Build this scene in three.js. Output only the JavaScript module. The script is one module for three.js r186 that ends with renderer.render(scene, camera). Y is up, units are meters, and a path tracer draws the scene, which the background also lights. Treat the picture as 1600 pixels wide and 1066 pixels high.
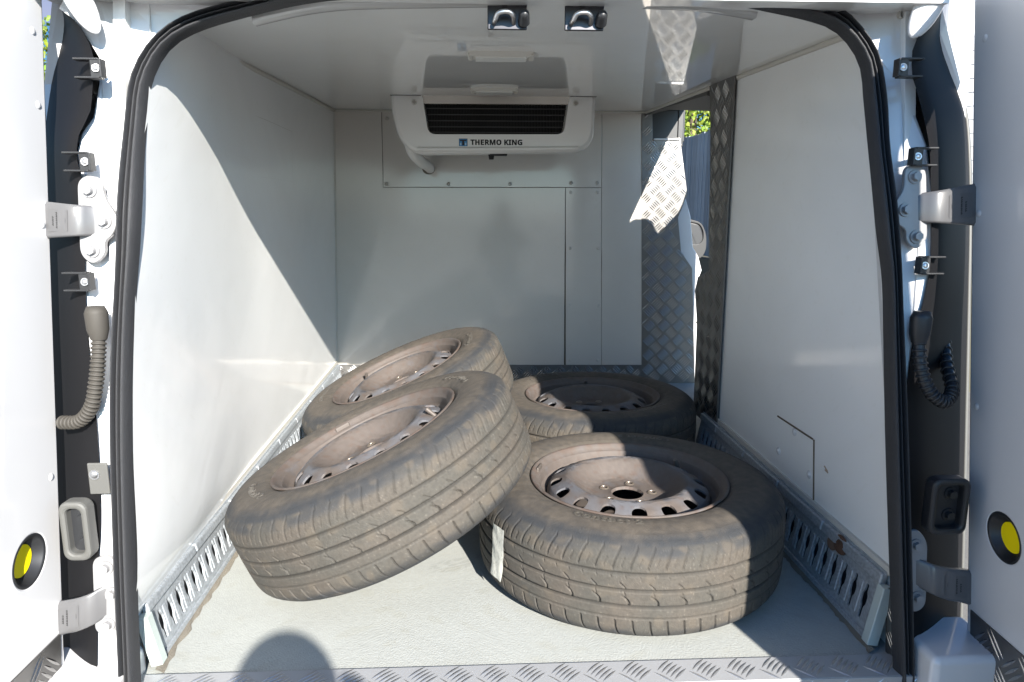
import * as THREE from 'three';
import { RoundedBoxGeometry } from 'three/addons/geometries/RoundedBoxGeometry.js';
import { mergeGeometries, mergeVertices, toCreasedNormals } from 'three/addons/utils/BufferGeometryUtils.js';
import { Sky } from 'three/addons/objects/Sky.js';
import { FontLoader } from 'three/addons/loaders/FontLoader.js';
import { TextGeometry } from 'three/addons/geometries/TextGeometry.js';
import { Brush, Evaluator, SUBTRACTION } from 'three-bvh-csg';
import { MarchingCubes } from 'three/addons/objects/MarchingCubes.js';
import { createNoise3D, createNoise2D } from 'simplex-noise';

// ---------------------------------------------------------------- camera, sky, sun
const scene = new THREE.Scene();
const renderer = new THREE.WebGLRenderer({ antialias: true });
renderer.setSize(1024, 682);
renderer.toneMapping = THREE.LinearToneMapping;
renderer.toneMappingExposure = 3.25;
renderer.shadowMap.enabled = true;

const RAD = Math.PI / 180;
const camera = new THREE.PerspectiveCamera(2 * Math.atan(533 / 1067) / RAD, 1600 / 1066, 0.05, 600);
{
  const pitch = 10.5 * RAD, yaw = 2.5 * RAD;
  camera.position.set(0, 0.74, 0);
  camera.lookAt(Math.sin(yaw) * Math.cos(pitch), 0.74 - Math.sin(pitch), -Math.cos(yaw) * Math.cos(pitch));
}
scene.add(camera);

const SUN = new THREE.Vector3(0.365, 0.57, 1).normalize();       // towards the sun
const sun = new THREE.DirectionalLight(0xfff8ee, 5.0);
sun.position.copy(SUN).multiplyScalar(20);
sun.target.position.set(0, 0, -1.5);
sun.castShadow = true;
Object.assign(sun.shadow.camera, { left: -6, right: 6, top: 6, bottom: -6, near: 1, far: 60 });
sun.shadow.mapSize.set(2048, 2048);
scene.add(sun, sun.target);

const sky = new Sky();
sky.scale.setScalar(500);
sky.name = 'sky';
sky.material.uniforms.sunPosition.value.copy(SUN);
sky.material.uniforms.turbidity.value = 2.2;
sky.material.uniforms.rayleigh.value = 1.4;
sky.material.uniforms.mieCoefficient.value = 0.004;
sky.userData.kind = 'structure';
scene.add(sky);
scene.environmentIntensity = 0.11;

// ---------------------------------------------------------------- helpers
let seedState = 12345;
const rnd = () => { seedState = (seedState + 0x6d2b79f5) | 0; let t = Math.imul(seedState ^ (seedState >>> 15), 1 | seedState); t = (t + Math.imul(t ^ (t >>> 7), 61 | t)) ^ t; return ((t ^ (t >>> 14)) >>> 0) / 4294967296; };
const n3 = createNoise3D(rnd), n2 = createNoise2D(rnd);
const V = (x, y, z) => new THREE.Vector3(x, y, z);
const lin = (r, g, b) => new THREE.Color().setRGB(r, g, b);
const clamp = (x, a = 0, b = 1) => Math.min(b, Math.max(a, x));
const smooth = (a, b, x) => { const t = clamp((x - a) / (b - a)); return t * t * (3 - 2 * t); };
const mix = (a, b, t) => a + (b - a) * t;

function put(name, geo, mat, parent = scene) {
  const m = new THREE.Mesh(geo, mat);
  m.name = name; m.castShadow = true; m.receiveShadow = true;
  parent.add(m);
  return m;
}
function thing(name, label, category, pos = [0, 0, 0], group) {
  const g = new THREE.Group();
  g.name = name; g.position.set(...pos);
  g.userData = { label, category };
  if (group) g.userData.group = group;
  scene.add(g);
  return g;
}
// box-projected uv in metres
function metreUV(geo) {
  const g = geo.index ? geo.toNonIndexed() : geo;
  const p = g.attributes.position, n = p.count, uv = new Float32Array(n * 2);
  const a = V(), b = V(), c = V(), e = V(), f = V();
  for (let i = 0; i < n; i += 3) {
    a.fromBufferAttribute(p, i); b.fromBufferAttribute(p, i + 1); c.fromBufferAttribute(p, i + 2);
    e.subVectors(b, a); f.subVectors(c, a); e.cross(f);
    const x = Math.abs(e.x), y = Math.abs(e.y), z = Math.abs(e.z);
    for (let k = 0; k < 3; k++) {
      const q = [a, b, c][k];
      const [u, v] = x >= y && x >= z ? [q.z, q.y] : y >= z ? [q.x, q.z] : [q.x, q.y];
      uv[(i + k) * 2] = u; uv[(i + k) * 2 + 1] = v;
    }
  }
  g.setAttribute('uv', new THREE.BufferAttribute(uv, 2));
  return g;
}
const bare = (g) => { const q = g.index ? g.toNonIndexed() : g; for (const k of Object.keys(q.attributes)) if (!['position', 'normal', 'uv'].includes(k)) q.deleteAttribute(k); if (!q.attributes.uv) q.setAttribute('uv', new THREE.BufferAttribute(new Float32Array(q.attributes.position.count * 2), 2)); if (!q.attributes.normal) q.computeVertexNormals(); return q; };
const merge = (list) => mergeGeometries(list.map(bare));
function box(w, h, d, x = 0, y = 0, z = 0, r = 0.002) {
  const g = r > 0 ? new RoundedBoxGeometry(w, h, d, 2, Math.min(r, w / 2.01, h / 2.01, d / 2.01)) : new THREE.BoxGeometry(w, h, d);
  g.translate(x, y, z);
  return metreUV(g);
}
// solid with eight corners: four of one face (a ring), four of the other in the same order
function hexa(p, q) {
  const s = [...p, ...q].map((v) => V(...v));
  const ctr = s.reduce((a, b) => a.add(b), V()).multiplyScalar(1 / 8);
  const pos = [];
  for (const f of [[0, 1, 2, 3], [4, 5, 6, 7], [0, 1, 5, 4], [1, 2, 6, 5], [2, 3, 7, 6], [3, 0, 4, 7]]) {
    const k = f.map((i) => [...p, ...q][i]).map((v) => V(...v));
    const nrm = V().crossVectors(V().subVectors(k[1], k[0]), V().subVectors(k[2], k[0]));
    const mid = k.reduce((a, b) => a.add(b.clone()), V()).multiplyScalar(0.25).sub(ctr);
    const o = nrm.dot(mid) >= 0 ? [0, 1, 2, 0, 2, 3] : [0, 2, 1, 0, 3, 2];
    for (const i of o) pos.push(k[i].x, k[i].y, k[i].z);
  }
  // k[0] was moved by the sum above only as a clone
  const g = new THREE.BufferGeometry();
  g.setAttribute('position', new THREE.Float32BufferAttribute(pos, 3));
  g.computeVertexNormals();
  return metreUV(g);
}
const shapeOf = (pts) => new THREE.Shape(pts.map(([x, y]) => new THREE.Vector2(x, y)));
const pathOf = (pts) => new THREE.Path(pts.map(([x, y]) => new THREE.Vector2(x, y)));
function roundRect(x0, y0, x1, y1, r, n = 5) {
  const o = [];
  for (const [cx, cy, a] of [[x1 - r, y0 + r, -90], [x1 - r, y1 - r, 0], [x0 + r, y1 - r, 90], [x0 + r, y0 + r, 180]])
    for (let i = 0; i <= n; i++) o.push([cx + r * Math.cos((a + 90 * i / n) * RAD), cy + r * Math.sin((a + 90 * i / n) * RAD)]);
  return o;
}
function roundPoly(pts, r, n = 5) {           // rounds every corner; r may be a list
  const o = [], N = pts.length;
  for (let i = 0; i < N; i++) {
    const [p, c, q] = [pts[(i + N - 1) % N], pts[i], pts[(i + 1) % N]], R = Array.isArray(r) ? r[i] : r;
    if (!R) { o.push(c); continue; }
    const d1 = Math.hypot(p[0] - c[0], p[1] - c[1]), d2 = Math.hypot(q[0] - c[0], q[1] - c[1]);
    const t1 = Math.min(R, d1 * 0.49) / d1, t2 = Math.min(R, d2 * 0.49) / d2;
    const a = [mix(c[0], p[0], t1), mix(c[1], p[1], t1)], b = [mix(c[0], q[0], t2), mix(c[1], q[1], t2)];
    for (let k = 0; k <= n; k++) { const t = k / n, u = 1 - t; o.push([u * u * a[0] + 2 * u * t * c[0] + t * t * b[0], u * u * a[1] + 2 * u * t * c[1] + t * t * b[1]]); }
  }
  return o;
}
function extrude(shape, depth, bevel = 0, o = {}) {
  return new THREE.ExtrudeGeometry(shape, { depth, bevelEnabled: bevel > 0, bevelSize: bevel, bevelThickness: bevel, bevelOffset: -bevel, bevelSegments: 2, curveSegments: 10, steps: 1, ...o });
}
// places geometry made in (u, v, w): origin and the three axes
function basis(geo, o, U, Vv, W) {
  const m = new THREE.Matrix4().makeBasis(V(...U), V(...Vv), V(...W)).setPosition(...o);
  geo.applyMatrix4(m);
  if (m.determinant() < 0) { const g = geo.index ? geo.toNonIndexed() : geo; for (const k of Object.keys(g.attributes)) { const at = g.attributes[k], s = at.itemSize, A = at.array; for (let i = 0; i < at.count; i += 3) for (let c = 0; c < s; c++) { const t = A[(i + 1) * s + c]; A[(i + 1) * s + c] = A[(i + 2) * s + c]; A[(i + 2) * s + c] = t; } } return g; }
  return geo;
}
const tube = (pts, r, seg = 24, rad = 10) => new THREE.TubeGeometry(new THREE.CatmullRomCurve3(pts.map((p) => V(...p))), seg, r, rad, false);
function lathe(prof, seg = 32) { return new THREE.LatheGeometry(prof.map(([r, y]) => new THREE.Vector2(r, y)), seg); }

// surface through rows of points
function sheet(rows, closed = false) {
  const nr = rows.length, nc = rows[0].length, pos = [], uv = [], idx = [];
  rows.forEach((row, i) => row.forEach((p, j) => { pos.push(...p); uv.push(i / (nr - 1), j / (nc - 1)); }));
  for (let i = 0; i < nr - 1; i++) for (let j = 0; j < nc - 1; j++) { const a = i * nc + j; idx.push(a, a + 1, a + nc, a + 1, a + nc + 1, a + nc); }
  const g = new THREE.BufferGeometry();
  g.setAttribute('position', new THREE.Float32BufferAttribute(pos, 3));
  g.setAttribute('uv', new THREE.Float32BufferAttribute(uv, 2));
  g.setIndex(idx); g.computeVertexNormals();
  return g;
}
// a polyline resampled to n points by length
function resample(pts, n) {
  const c = new THREE.CatmullRomCurve3(pts.map(([x, y]) => V(x, y, 0)), false, 'centripetal');
  return c.getSpacedPoints(n - 1).map((p) => [p.x, p.y]);
}

// ---------------------------------------------------------------- textures
function tex(w, h, fn, { srgb = false, rx = 1, ry = 1 } = {}) {
  const d = new Uint8Array(w * h * 4);
  for (let y = 0; y < h; y++) for (let x = 0; x < w; x++) { const c = fn(x / w, y / h, x, y), i = (y * w + x) * 4; d[i] = clamp(c[0]) * 255; d[i + 1] = clamp(c[1]) * 255; d[i + 2] = clamp(c[2]) * 255; d[i + 3] = 255; }
  const t = new THREE.DataTexture(d, w, h);
  t.wrapS = t.wrapT = THREE.RepeatWrapping; t.magFilter = THREE.LinearFilter; t.minFilter = THREE.LinearMipmapLinearFilter;
  if (srgb) t.colorSpace = THREE.SRGBColorSpace;
  t.repeat.set(rx, ry); t.needsUpdate = true;
  return t;
}
// tileable noise
const tn = (u, v, f, s = 0) => { const a = u * 2 * Math.PI, b = v * 2 * Math.PI, r = f / (2 * Math.PI); return n3(Math.cos(a) * r + s, Math.sin(a) * r + Math.cos(b) * r * 1.3, Math.sin(b) * r * 1.3 + s * 0.7); };
const grey = (v) => [v, v, v];
const T = {
  dirt: tex(512, 512, (u, v) => { const a = 0.965 + 0.015 * tn(u, v, 3) + 0.012 * tn(u, v, 11, 5); const s = tn(u, v, 40, 9) > 0.8 ? 0.02 : 0; return [a - s, a - s * 1.1 + 0.002, a - s * 1.5 - 0.004]; }, { rx: 0.8, ry: 0.8 }),
  wallBump: tex(512, 512, (u, v) => grey(0.5 + 0.3 * tn(u, v, 4) + 0.05 * tn(u, v, 16, 3)), { rx: 1.1, ry: 1.1 }),
  floor: tex(1024, 1024, (u, v) => { const g = rnd(), a = 0.86 + 0.025 * tn(u, v, 4) + 0.03 * tn(u, v, 40, 4) + (g - 0.5) * 0.16; const st = smooth(0.45, 0.8, tn(u, v, 9, 11)) * 0.07; const sp = g > 0.965 ? -0.16 : g < 0.03 ? 0.10 : 0; const sc = smooth(0.62, 0.80, tn(u * 1, v, 3, 21)) * smooth(0.1, 0.5, Math.abs(tn(u, v, 26, 31))) * 0.10; const k = a - st * 0.5 + sp - sc; return [k + st * 0.1, k + 0.004, k - 0.015 - st * 0.25]; }, { rx: 1.6, ry: 1.6 }),
  grit: tex(512, 512, (u, v) => grey(0.5 + 0.25 * tn(u, v, 90, 3) + 0.25 * (rnd() - 0.5)), { rx: 2.5, ry: 2.5 }),
  alu: tex(512, 512, (u, v) => grey(0.52 + 0.05 * tn(u, v, 4) + 0.04 * tn(u, v, 12, 2) + 0.05 * (rnd() - 0.5)), { rx: 2, ry: 2 }),
  galv: tex(512, 512, (u, v) => { const a = 0.80 + 0.10 * Math.sign(tn(u, v, 22)) * Math.abs(tn(u, v, 22)) ** 0.4 + 0.07 * tn(u, v, 8, 4); return [a * 0.97, a * 0.99, a]; }, { rx: 5, ry: 5 }),
  rubber: tex(512, 512, (u, v) => grey(0.5 + 0.3 * tn(u, v, 60) + 0.2 * (rnd() - 0.5)), { rx: 6, ry: 6 }),
  tarmac: tex(512, 512, (u, v) => grey(0.75 + 0.1 * tn(u, v, 5) + 0.25 * (rnd() - 0.5)), { rx: 0.6, ry: 0.6 }),
  wood: tex(256, 512, (u, v) => { const a = 0.75 + 0.18 * tn(u * 1, v * 0.12, 30) + 0.08 * tn(u, v * 0.3, 60, 3); return [a, a * 0.99, a * 0.97]; }, { rx: 3, ry: 0.6 }),
};

// ---------------------------------------------------------------- materials
const std = (o) => new THREE.MeshStandardMaterial(o);
const phy = (o) => new THREE.MeshPhysicalMaterial(o);
const M = {
  wall: phy({ color: lin(0.80, 0.81, 0.81), map: T.dirt, roughness: 0.5, clearcoat: 0.9, clearcoatRoughness: 0.10, bumpMap: T.wallBump, bumpScale: 0.0015 }),
  bulk: phy({ color: lin(0.60, 0.565, 0.52), map: T.dirt, roughness: 0.45, clearcoat: 1.0, clearcoatRoughness: 0.10, bumpMap: T.wallBump, bumpScale: 0.0012 }),
  ceil: phy({ color: lin(0.78, 0.785, 0.775), map: T.dirt, roughness: 0.4, clearcoat: 1.0, clearcoatRoughness: 0.03, bumpMap: T.wallBump, bumpScale: 0.0016 }),
  bead: std({ color: lin(0.52, 0.505, 0.46), roughness: 0.6 }),
  seam: std({ color: lin(0.10, 0.075, 0.05), roughness: 0.8 }),
  paint: phy({ color: lin(0.60, 0.60, 0.605), roughness: 0.35, clearcoat: 1, clearcoatRoughness: 0.05 }),
  door: phy({ color: lin(0.80, 0.805, 0.81), roughness: 0.4, clearcoat: 0.9, clearcoatRoughness: 0.09, bumpMap: T.wallBump, bumpScale: 0.0012 }),
  rubber: std({ color: lin(0.022, 0.023, 0.026), roughness: 0.55, bumpMap: T.rubber, bumpScale: 0.0003 }),
  plastic: std({ color: lin(0.018, 0.019, 0.021), roughness: 0.42 }),
  plasticGrey: std({ color: lin(0.085, 0.085, 0.08), roughness: 0.55 }),
  boot: std({ color: lin(0.042, 0.038, 0.032), roughness: 0.7 }),
  black: std({ color: lin(0.006, 0.006, 0.007), roughness: 0.7 }),
  floor: std({ color: lin(0.355, 0.368, 0.358), map: T.floor, roughness: 0.75, bumpMap: T.grit, bumpScale: 0.0008 }),
  alu: std({ color: lin(0.19, 0.186, 0.18), metalness: 0.9, roughness: 0.9, roughnessMap: T.alu }),
  sillTread: std({ color: lin(0.60, 0.61, 0.62), metalness: 0.9, roughness: 0.3 }),
  sill: std({ color: lin(0.36, 0.37, 0.385), metalness: 0.35, roughness: 0.5 }),
  tread: std({ color: lin(0.36, 0.355, 0.345), metalness: 1, roughness: 0.2 }),
  galv: std({ color: lin(0.50, 0.53, 0.56), map: T.galv, metalness: 0.55, roughness: 0.55 }),
  galvCap: std({ color: lin(0.46, 0.52, 0.50), roughness: 0.5, metalness: 0.2 }),
  caulk: std({ color: lin(0.21, 0.19, 0.155), roughness: 0.9, bumpMap: T.rubber, bumpScale: 0.001 }),
  steel: std({ color: lin(0.62, 0.62, 0.62), metalness: 1, roughness: 0.3 }),
  brushed: std({ color: lin(0.30, 0.28, 0.25), metalness: 0.5, roughness: 0.42, roughnessMap: T.alu }),
  darkSteel: std({ color: lin(0.05, 0.05, 0.055), metalness: 0.9, roughness: 0.35 }),
  hinge: phy({ color: lin(0.22, 0.22, 0.225), roughness: 0.4, clearcoat: 0.5, clearcoatRoughness: 0.15 }),
  mark: std({ color: lin(0.22, 0.22, 0.24), roughness: 0.6 }),
  yellow: std({ color: lin(0.95, 0.74, 0.0), roughness: 0.45 }),
  unit: phy({ color: lin(0.72, 0.71, 0.68), roughness: 0.32, clearcoat: 0.6, clearcoatRoughness: 0.12 }),
  coil: std({ color: lin(0.012, 0.012, 0.012), roughness: 0.6 }),
  coilTube: std({ color: lin(0.10, 0.10, 0.10), roughness: 0.4, metalness: 0.6 }),
  ink: std({ color: lin(0.008, 0.008, 0.009), roughness: 0.5 }),
  blueInk: std({ color: lin(0.03, 0.21, 0.46), roughness: 0.5 }),
  tyre: std({ color: 0xffffff, vertexColors: true, roughness: 0.82, bumpMap: T.rubber, bumpScale: 0.0006 }),
  rim: std({ color: 0xffffff, vertexColors: true, roughness: 0.68, metalness: 0.0, bumpMap: T.rubber, bumpScale: 0.0002 }),
  seat: std({ color: lin(0.26, 0.22, 0.18), metalness: 0.7, roughness: 0.35 }),
  paper: std({ color: lin(0.55, 0.55, 0.51), roughness: 0.8 }),
  lead: std({ color: lin(0.10, 0.085, 0.075), roughness: 0.6, metalness: 0.3 }),
  lens: phy({ color: lin(0.66, 0.66, 0.62), roughness: 0.3, clearcoat: 0.5 }),
  tarmac: std({ color: lin(0.17, 0.165, 0.155), map: T.tarmac, roughness: 0.95 }),
  bank: std({ color: lin(0.07, 0.065, 0.045), roughness: 1 }),
  paling: std({ color: lin(0.27, 0.30, 0.34), map: T.wood, roughness: 0.85 }),
  palingTip: std({ color: lin(0.55, 0.53, 0.50), map: T.wood, roughness: 0.85 }),  // unused; paler tone meant as sun painted on the paling tops
  bark: std({ color: lin(0.09, 0.07, 0.05), roughness: 0.95 }),
  leaf: phy({ color: lin(0.16, 0.26, 0.025), roughness: 0.6, transmission: 0.35, thickness: 0, side: THREE.DoubleSide }),
  board: std({ color: lin(0.45, 0.45, 0.46), roughness: 0.5 }),
  redPipe: std({ color: lin(0.25, 0.03, 0.03), roughness: 0.5 }),
  glass: phy({ color: lin(0.02, 0.025, 0.03), roughness: 0.05, clearcoat: 1 }),
  roofTile: std({ color: lin(0.12, 0.10, 0.09), roughness: 0.8 }),
  mirrorGlass: std({ color: lin(0.55, 0.58, 0.58), metalness: 1, roughness: 0.05 }),
};

// ---------------------------------------------------------------- the van: where its inner faces lie
const xL = (y, z) => -0.541 + 0.034 * y + 0.033 * z;
const xR = (y, z) => 0.700 - 0.018 * y - 0.002 * z;
const yC = (z) => 1.160 - 0.055 * (z + 2.93);
const ZB = -2.93;                                    // bulkhead face
const zA = (y, d = 0) => -0.965 - 0.13 * y + d;      // raked rear plane of the body

const zF = (x, y, d = 0) => zA(y, d) - 0.055 * smooth(0.72, 0.97, y) * smooth(0.25, 0.50, Math.abs(x - 0.06)) * (1 - smooth(0.56, 0.74, Math.abs(x - 0.06)));   // the top corners sweep forward

const van = thing('cargo_van', 'white refrigerated cargo van seen from behind with both rear doors open and four wheels inside', 'van');
const P = (name, geo, mat, parent = van) => put(name, geo, mat, parent);
const dome = (r, h) => { const g = new THREE.SphereGeometry(r, 14, 7, 0, Math.PI * 2, 0, Math.PI / 2); g.scale(1, h / r, 1); return g; };
const rivetGeo = merge([dome(0.0062, 0.0035), new THREE.CylinderGeometry(0.0078, 0.008, 0.0012, 16).translate(0, 0.0006, 0)]);
function rivet(parent, x, y, z, dir, s = 1, name = 'rivet', mat = M.bulk) {
  const m = put(name, rivetGeo, mat, parent);
  m.position.set(x, y, z);
  m.quaternion.setFromUnitVectors(V(0, 1, 0), V(...dir).normalize());
  m.scale.setScalar(s);
  return m;
}

// ---- floor, side walls, ceiling, bulkhead
const floorZ0 = -1.016;
P('floor_panel', hexa([[-0.62, 0, floorZ0], [0.78, 0, floorZ0], [0.99, 0, -3.0], [-0.70, 0, -3.0]], [[-0.62, -0.06, floorZ0], [0.78, -0.06, floorZ0], [0.99, -0.06, -3.0], [-0.70, -0.06, -3.0]]), M.floor);
function sideSlab(x, y0, y1, z0, z1, t, near = null) {
  const a = (y, z) => [x(y, z), y, z], b = (y, z) => [x(y, z) + t, y, z];
  const q = [[y0, z0], [y1, near ?? z0], [y1, z1], [y0, z1]];
  return hexa(q.map((k) => a(...k)), q.map((k) => b(...k)));
}
const bulge = (y, z) => (0.010 + 0.018 * smooth(0.02, 0.2, y) - 0.006 * smooth(0.2, 0.4, y) * (1 - smooth(0.45, 0.7, y))) * (1 - smooth(0.0, 0.75, zA(y, -0.02) - z)) * smooth(0.075, 0.14, y);
const wallSheetMat = M.wall.clone(); wallSheetMat.side = THREE.DoubleSide;
const leftWall = (() => {
  const rows = [];
  for (let i = 0; i <= 44; i++) { const y = -0.02 + 1.26 * i / 44, z0 = zA(y, -0.012) - 0.05 * smooth(0.72, 0.97, y), r = []; for (let j = 0; j <= 40; j++) { const z = mix(z0, -2.99, (j / 40) ** 1.6); r.push([xL(y, z) + bulge(y, z) + 0.001, y, z]); } rows.push(r); }
  const g = sheet(rows), p = g.attributes.position, uv = g.attributes.uv; for (let i = 0; i < p.count; i++) uv.setXY(i, p.getZ(i), p.getY(i));
  return P('side_wall', g, wallSheetMat);
})();
P('wall_core', sideSlab(xL, -0.06, 1.24, -1.000, -2.99, -0.018, -1.17), M.wall);
const rightWall = P('side_wall', sideSlab(xR, -0.06, 1.24, -1.000, -1.925, 0.018, -1.17), M.wall);
P('ceiling_panel', hexa([[-0.66, yC(-1.095), -1.095], [0.72, yC(-1.095), -1.095], [0.72, yC(-2.99), -2.99], [-0.70, yC(-2.99), -2.99]], [[-0.66, 1.215, -1.095], [0.72, 1.215, -1.095], [0.72, 1.215, -2.99], [-0.70, 1.215, -2.99]]), M.ceil);
P('bulkhead_frame', box(1.36, 1.26, 0.05, 0.0, 0.57, ZB - 0.033, 0), M.seam);

function bulkPanel(pts, holes = []) {
  const s = shapeOf(pts); holes.forEach((h) => s.holes.push(pathOf(h)));
  const g = extrude(s, 0.006, 0.0012); g.translate(0, 0, ZB - 0.006);
  return metreUV(g);
}
const g_ = 0.0008;
const pLeft = P('bulkhead_panel', bulkPanel([[-0.66, 0.083], [0.3585 - g_, 0.083], [0.353 - g_, 0.8515 - g_], [-0.4085 - g_, 0.8515 - g_], [-0.4035 - g_, 1.19], [-0.66, 1.19]]), M.bulk);
const pTop = P('bulkhead_panel', bulkPanel([[-0.4085 + g_, 0.8515 + g_], [0.506 - g_, 0.8515 + g_], [0.500 - g_, 1.19], [-0.4035 + g_, 1.19]]), M.bulk);
const pStrip = P('bulkhead_panel', bulkPanel([[0.3645 + g_, 0.083], [0.524 - g_, 0.083], [0.506 - g_, 0.8515 - g_], [0.353 + g_, 0.8515 - g_]]), M.bulk);
const pRight = P('bulkhead_panel', bulkPanel([[0.524 + g_, 0.083], [0.704, 0.083], [0.664, 1.19], [0.500 + g_, 1.19], [0.506 + g_, 0.8515]]), M.bulk);
for (const [x, y] of [[-0.383, 1.126], [-0.394, 0.866], [-0.137, 0.866], [0.120, 0.866], [0.376, 0.871], [0.487, 0.871]]) rivet(pTop, x, y, ZB, [0, 0, 1]);
for (const [x, y] of [[0.375, 0.832], [0.488, 0.832], [0.376, 0.598], [0.496, 0.598], [0.378, 0.350], [0.503, 0.350], [0.381, 0.108], [0.506, 0.108]]) rivet(pStrip, x, y, ZB, [0, 0, 1], 1.15);
for (const [x, a, b] of [[-0.4060, 0.855, 1.15], [0.3585, 0.085, 0.85], [0.5145, 0.085, 0.85]]) P('wall_seam', box(0.0018, b - a, 0.002, x, (a + b) / 2, ZB + 0.0001, 0), M.seam);

// sealant beads along the joints
P('sealant_bead', merge([
  tube([[-0.5525, yC(-1.2) - 0.004, -1.2], [xL(1.13, -2.0) + 0.002, yC(-2) - 0.004, -2.0], [xL(1.16, ZB) + 0.002, yC(ZB) - 0.004, ZB]], 0.0062, 24, 8),
  tube([[xR(1.07, -1.15), yC(-1.15) - 0.004, -1.15], [xR(1.1, -2.0), yC(-2.0) - 0.004, -2.0], [xR(1.15, ZB), yC(ZB) - 0.004, ZB]], 0.0062, 24, 8),
  tube([[-0.60, yC(ZB) - 0.004, ZB], [0.0, yC(ZB) - 0.003, ZB], [0.69, yC(ZB) - 0.004, ZB]], 0.0055, 24, 8),
  tube([[xL(1.15, ZB) + 0.002, 1.155, ZB + 0.002], [xL(0.6, ZB) + 0.002, 0.6, ZB + 0.002], [xL(0.05, ZB) + 0.002, 0.05, ZB + 0.002]], 0.0045, 24, 8),
]), M.bead);
// faint old panel outlines on the left wall
{
  const q = (y, z) => [xL(y, z) + 0.0002, y, z];
  P('repair_outline', merge([tube([[0.955, -1.36], [0.975, -1.39], [0.972, -1.55], [0.985, -1.85], [0.99, -2.2]].map((k) => q(...k)), 0.0012, 30, 5), tube([q(0.99, -2.2), q(0.84, -2.2)], 0.001, 4, 5), tube([q(0.84, -2.2), q(0.835, -1.75)], 0.0009, 4, 5)]), std({ color: lin(0.42, 0.41, 0.38), roughness: 0.8 }), leftWall);
}
// right wall: hatch cut, white rivets, scuff
{
  const q = (y, z) => [xR(y, z) - 0.0004, y, z];
  P('hatch_cut', merge([tube([q(0.270, -1.530), q(0.272, -1.352)], 0.0022, 4, 6), tube([q(0.273, -1.350), q(0.128, -1.333)], 0.0022, 4, 6)]), M.seam, rightWall).userData.label = 'dark angled cut line low on the right wall';
  for (const [y, z] of [[0.260, -1.441], [0.188, -1.517], [0.190, -1.362]]) rivet(rightWall, xR(y, z), y, z, [-1, 0, 0], 1.15, 'rivet', M.paint);
  P('scuff_mark', merge([tube([q(0.233, -1.300), q(0.226, -1.285)], 0.0016, 3, 5), tube([q(0.226, -1.297), q(0.224, -1.283)], 0.0014, 3, 5)]), std({ color: lin(0.35, 0.27, 0.2), roughness: 0.9 }), rightWall);
}

// ---- five-bar chequer plate
function barGeo(l, w, h) {                            // lens-shaped raised bar along x
  const n = 6, pos = [], idx = [];
  for (let i = 0; i <= n; i++) { const t = i / n, x = (t - 0.5) * l, k = Math.sin(Math.PI * clamp(t, 0.04, 0.96)) ** 0.55; pos.push(x, -w / 2 * k, 0, x, -w * 0.2 * k, h * k, x, w * 0.2 * k, h * k, x, w / 2 * k, 0); }
  for (let i = 0; i < n; i++) for (let j = 0; j < 3; j++) { const a = i * 4 + j; idx.push(a, a + 4, a + 1, a + 1, a + 4, a + 5); }
  const g = new THREE.BufferGeometry(); g.setAttribute('position', new THREE.Float32BufferAttribute(pos, 3)); g.setIndex(idx); g.computeVertexNormals();
  return g;
}
const inside = (p, x, y) => { let c = false; for (let i = 0, j = p.length - 1; i < p.length; j = i++) if ((p[i][1] > y) !== (p[j][1] > y) && x < (p[j][0] - p[i][0]) * (y - p[i][1]) / (p[j][1] - p[i][1]) + p[i][0]) c = !c; return c; };
function treads(poly, cell = 0.036, ox = 0, oy = 0, keep = () => true) {
  const xs = poly.map((p) => p[0]), ys = poly.map((p) => p[1]);
  const x0 = Math.min(...xs), x1 = Math.max(...xs), y0 = Math.min(...ys), y1 = Math.max(...ys);
  const list = [], bar = barGeo(cell * 0.88, cell * 0.12, cell * 0.045);
  // cells of a basket weave turned by 45 degrees
  const s = cell * 0.98, N = Math.ceil((x1 - x0 + y1 - y0) / s) + 2;
  for (let i = -N; i <= N; i++) for (let j = -N; j <= N; j++) {
    const cx = x0 + ox + (i - j) * s * Math.SQRT1_2, cy = y0 + oy + (i + j) * s * Math.SQRT1_2;
    if (cx < x0 - s || cx > x1 + s || cy < y0 - s || cy > y1 + s) continue;
    const ang = (i + j) % 2 ? 45 : -45;
    for (let k = -2; k <= 2; k++) {
      const a = ang * RAD, px = cx - Math.sin(a) * k * cell * 0.19, py = cy + Math.cos(a) * k * cell * 0.19;
      const h = cell * 0.40;
      if (![-1, 0, 1].every((e) => inside(poly, px + Math.cos(a) * h * e, py + Math.sin(a) * h * e)) || !keep(px, py)) continue;
      list.push(bar.clone().rotateZ(a).translate(px, py, 0));
    }
  }
  return mergeGeometries(list);
}
function plate(name, poly, o, U, Vv, W, thick, cell, parent = van, ox = 0, oy = 0, mat = M.alu) {
  const g = basis(extrude(shapeOf(poly), thick, 0.0006).translate(0, 0, -thick), o, U, Vv, W);
  const m = P(name, metreUV(g), mat, parent);
  const t = P('raised_tread', basis(treads(poly, cell, ox, oy), o, U, Vv, W), mat === M.sill ? M.sillTread : M.tread, m);
  t.userData.kind = 'stuff';
  return m;
}
const X = [1, 0, 0], Y = [0, 1, 0], Z = [0, 0, 1];
// tall plate beside the bulkhead, on the door pillar
const pillarPoly = [[0.7055, 0.0], [0.945, 0.0], [0.921, 0.355], [0.908, 0.512], [0.857, 0.581], [0.837, 0.727], [0.873, 0.824], [0.831, 1.056], [0.716, 1.046], [0.710, 1.162], [0.665, 1.160]];
plate('pillar_plate', pillarPoly, [0, 0, ZB + 0.003], X, Y, Z, 0.003, 0.047).userData.label = 'tall chequer plate on the pillar beside the bulkhead';
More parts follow.
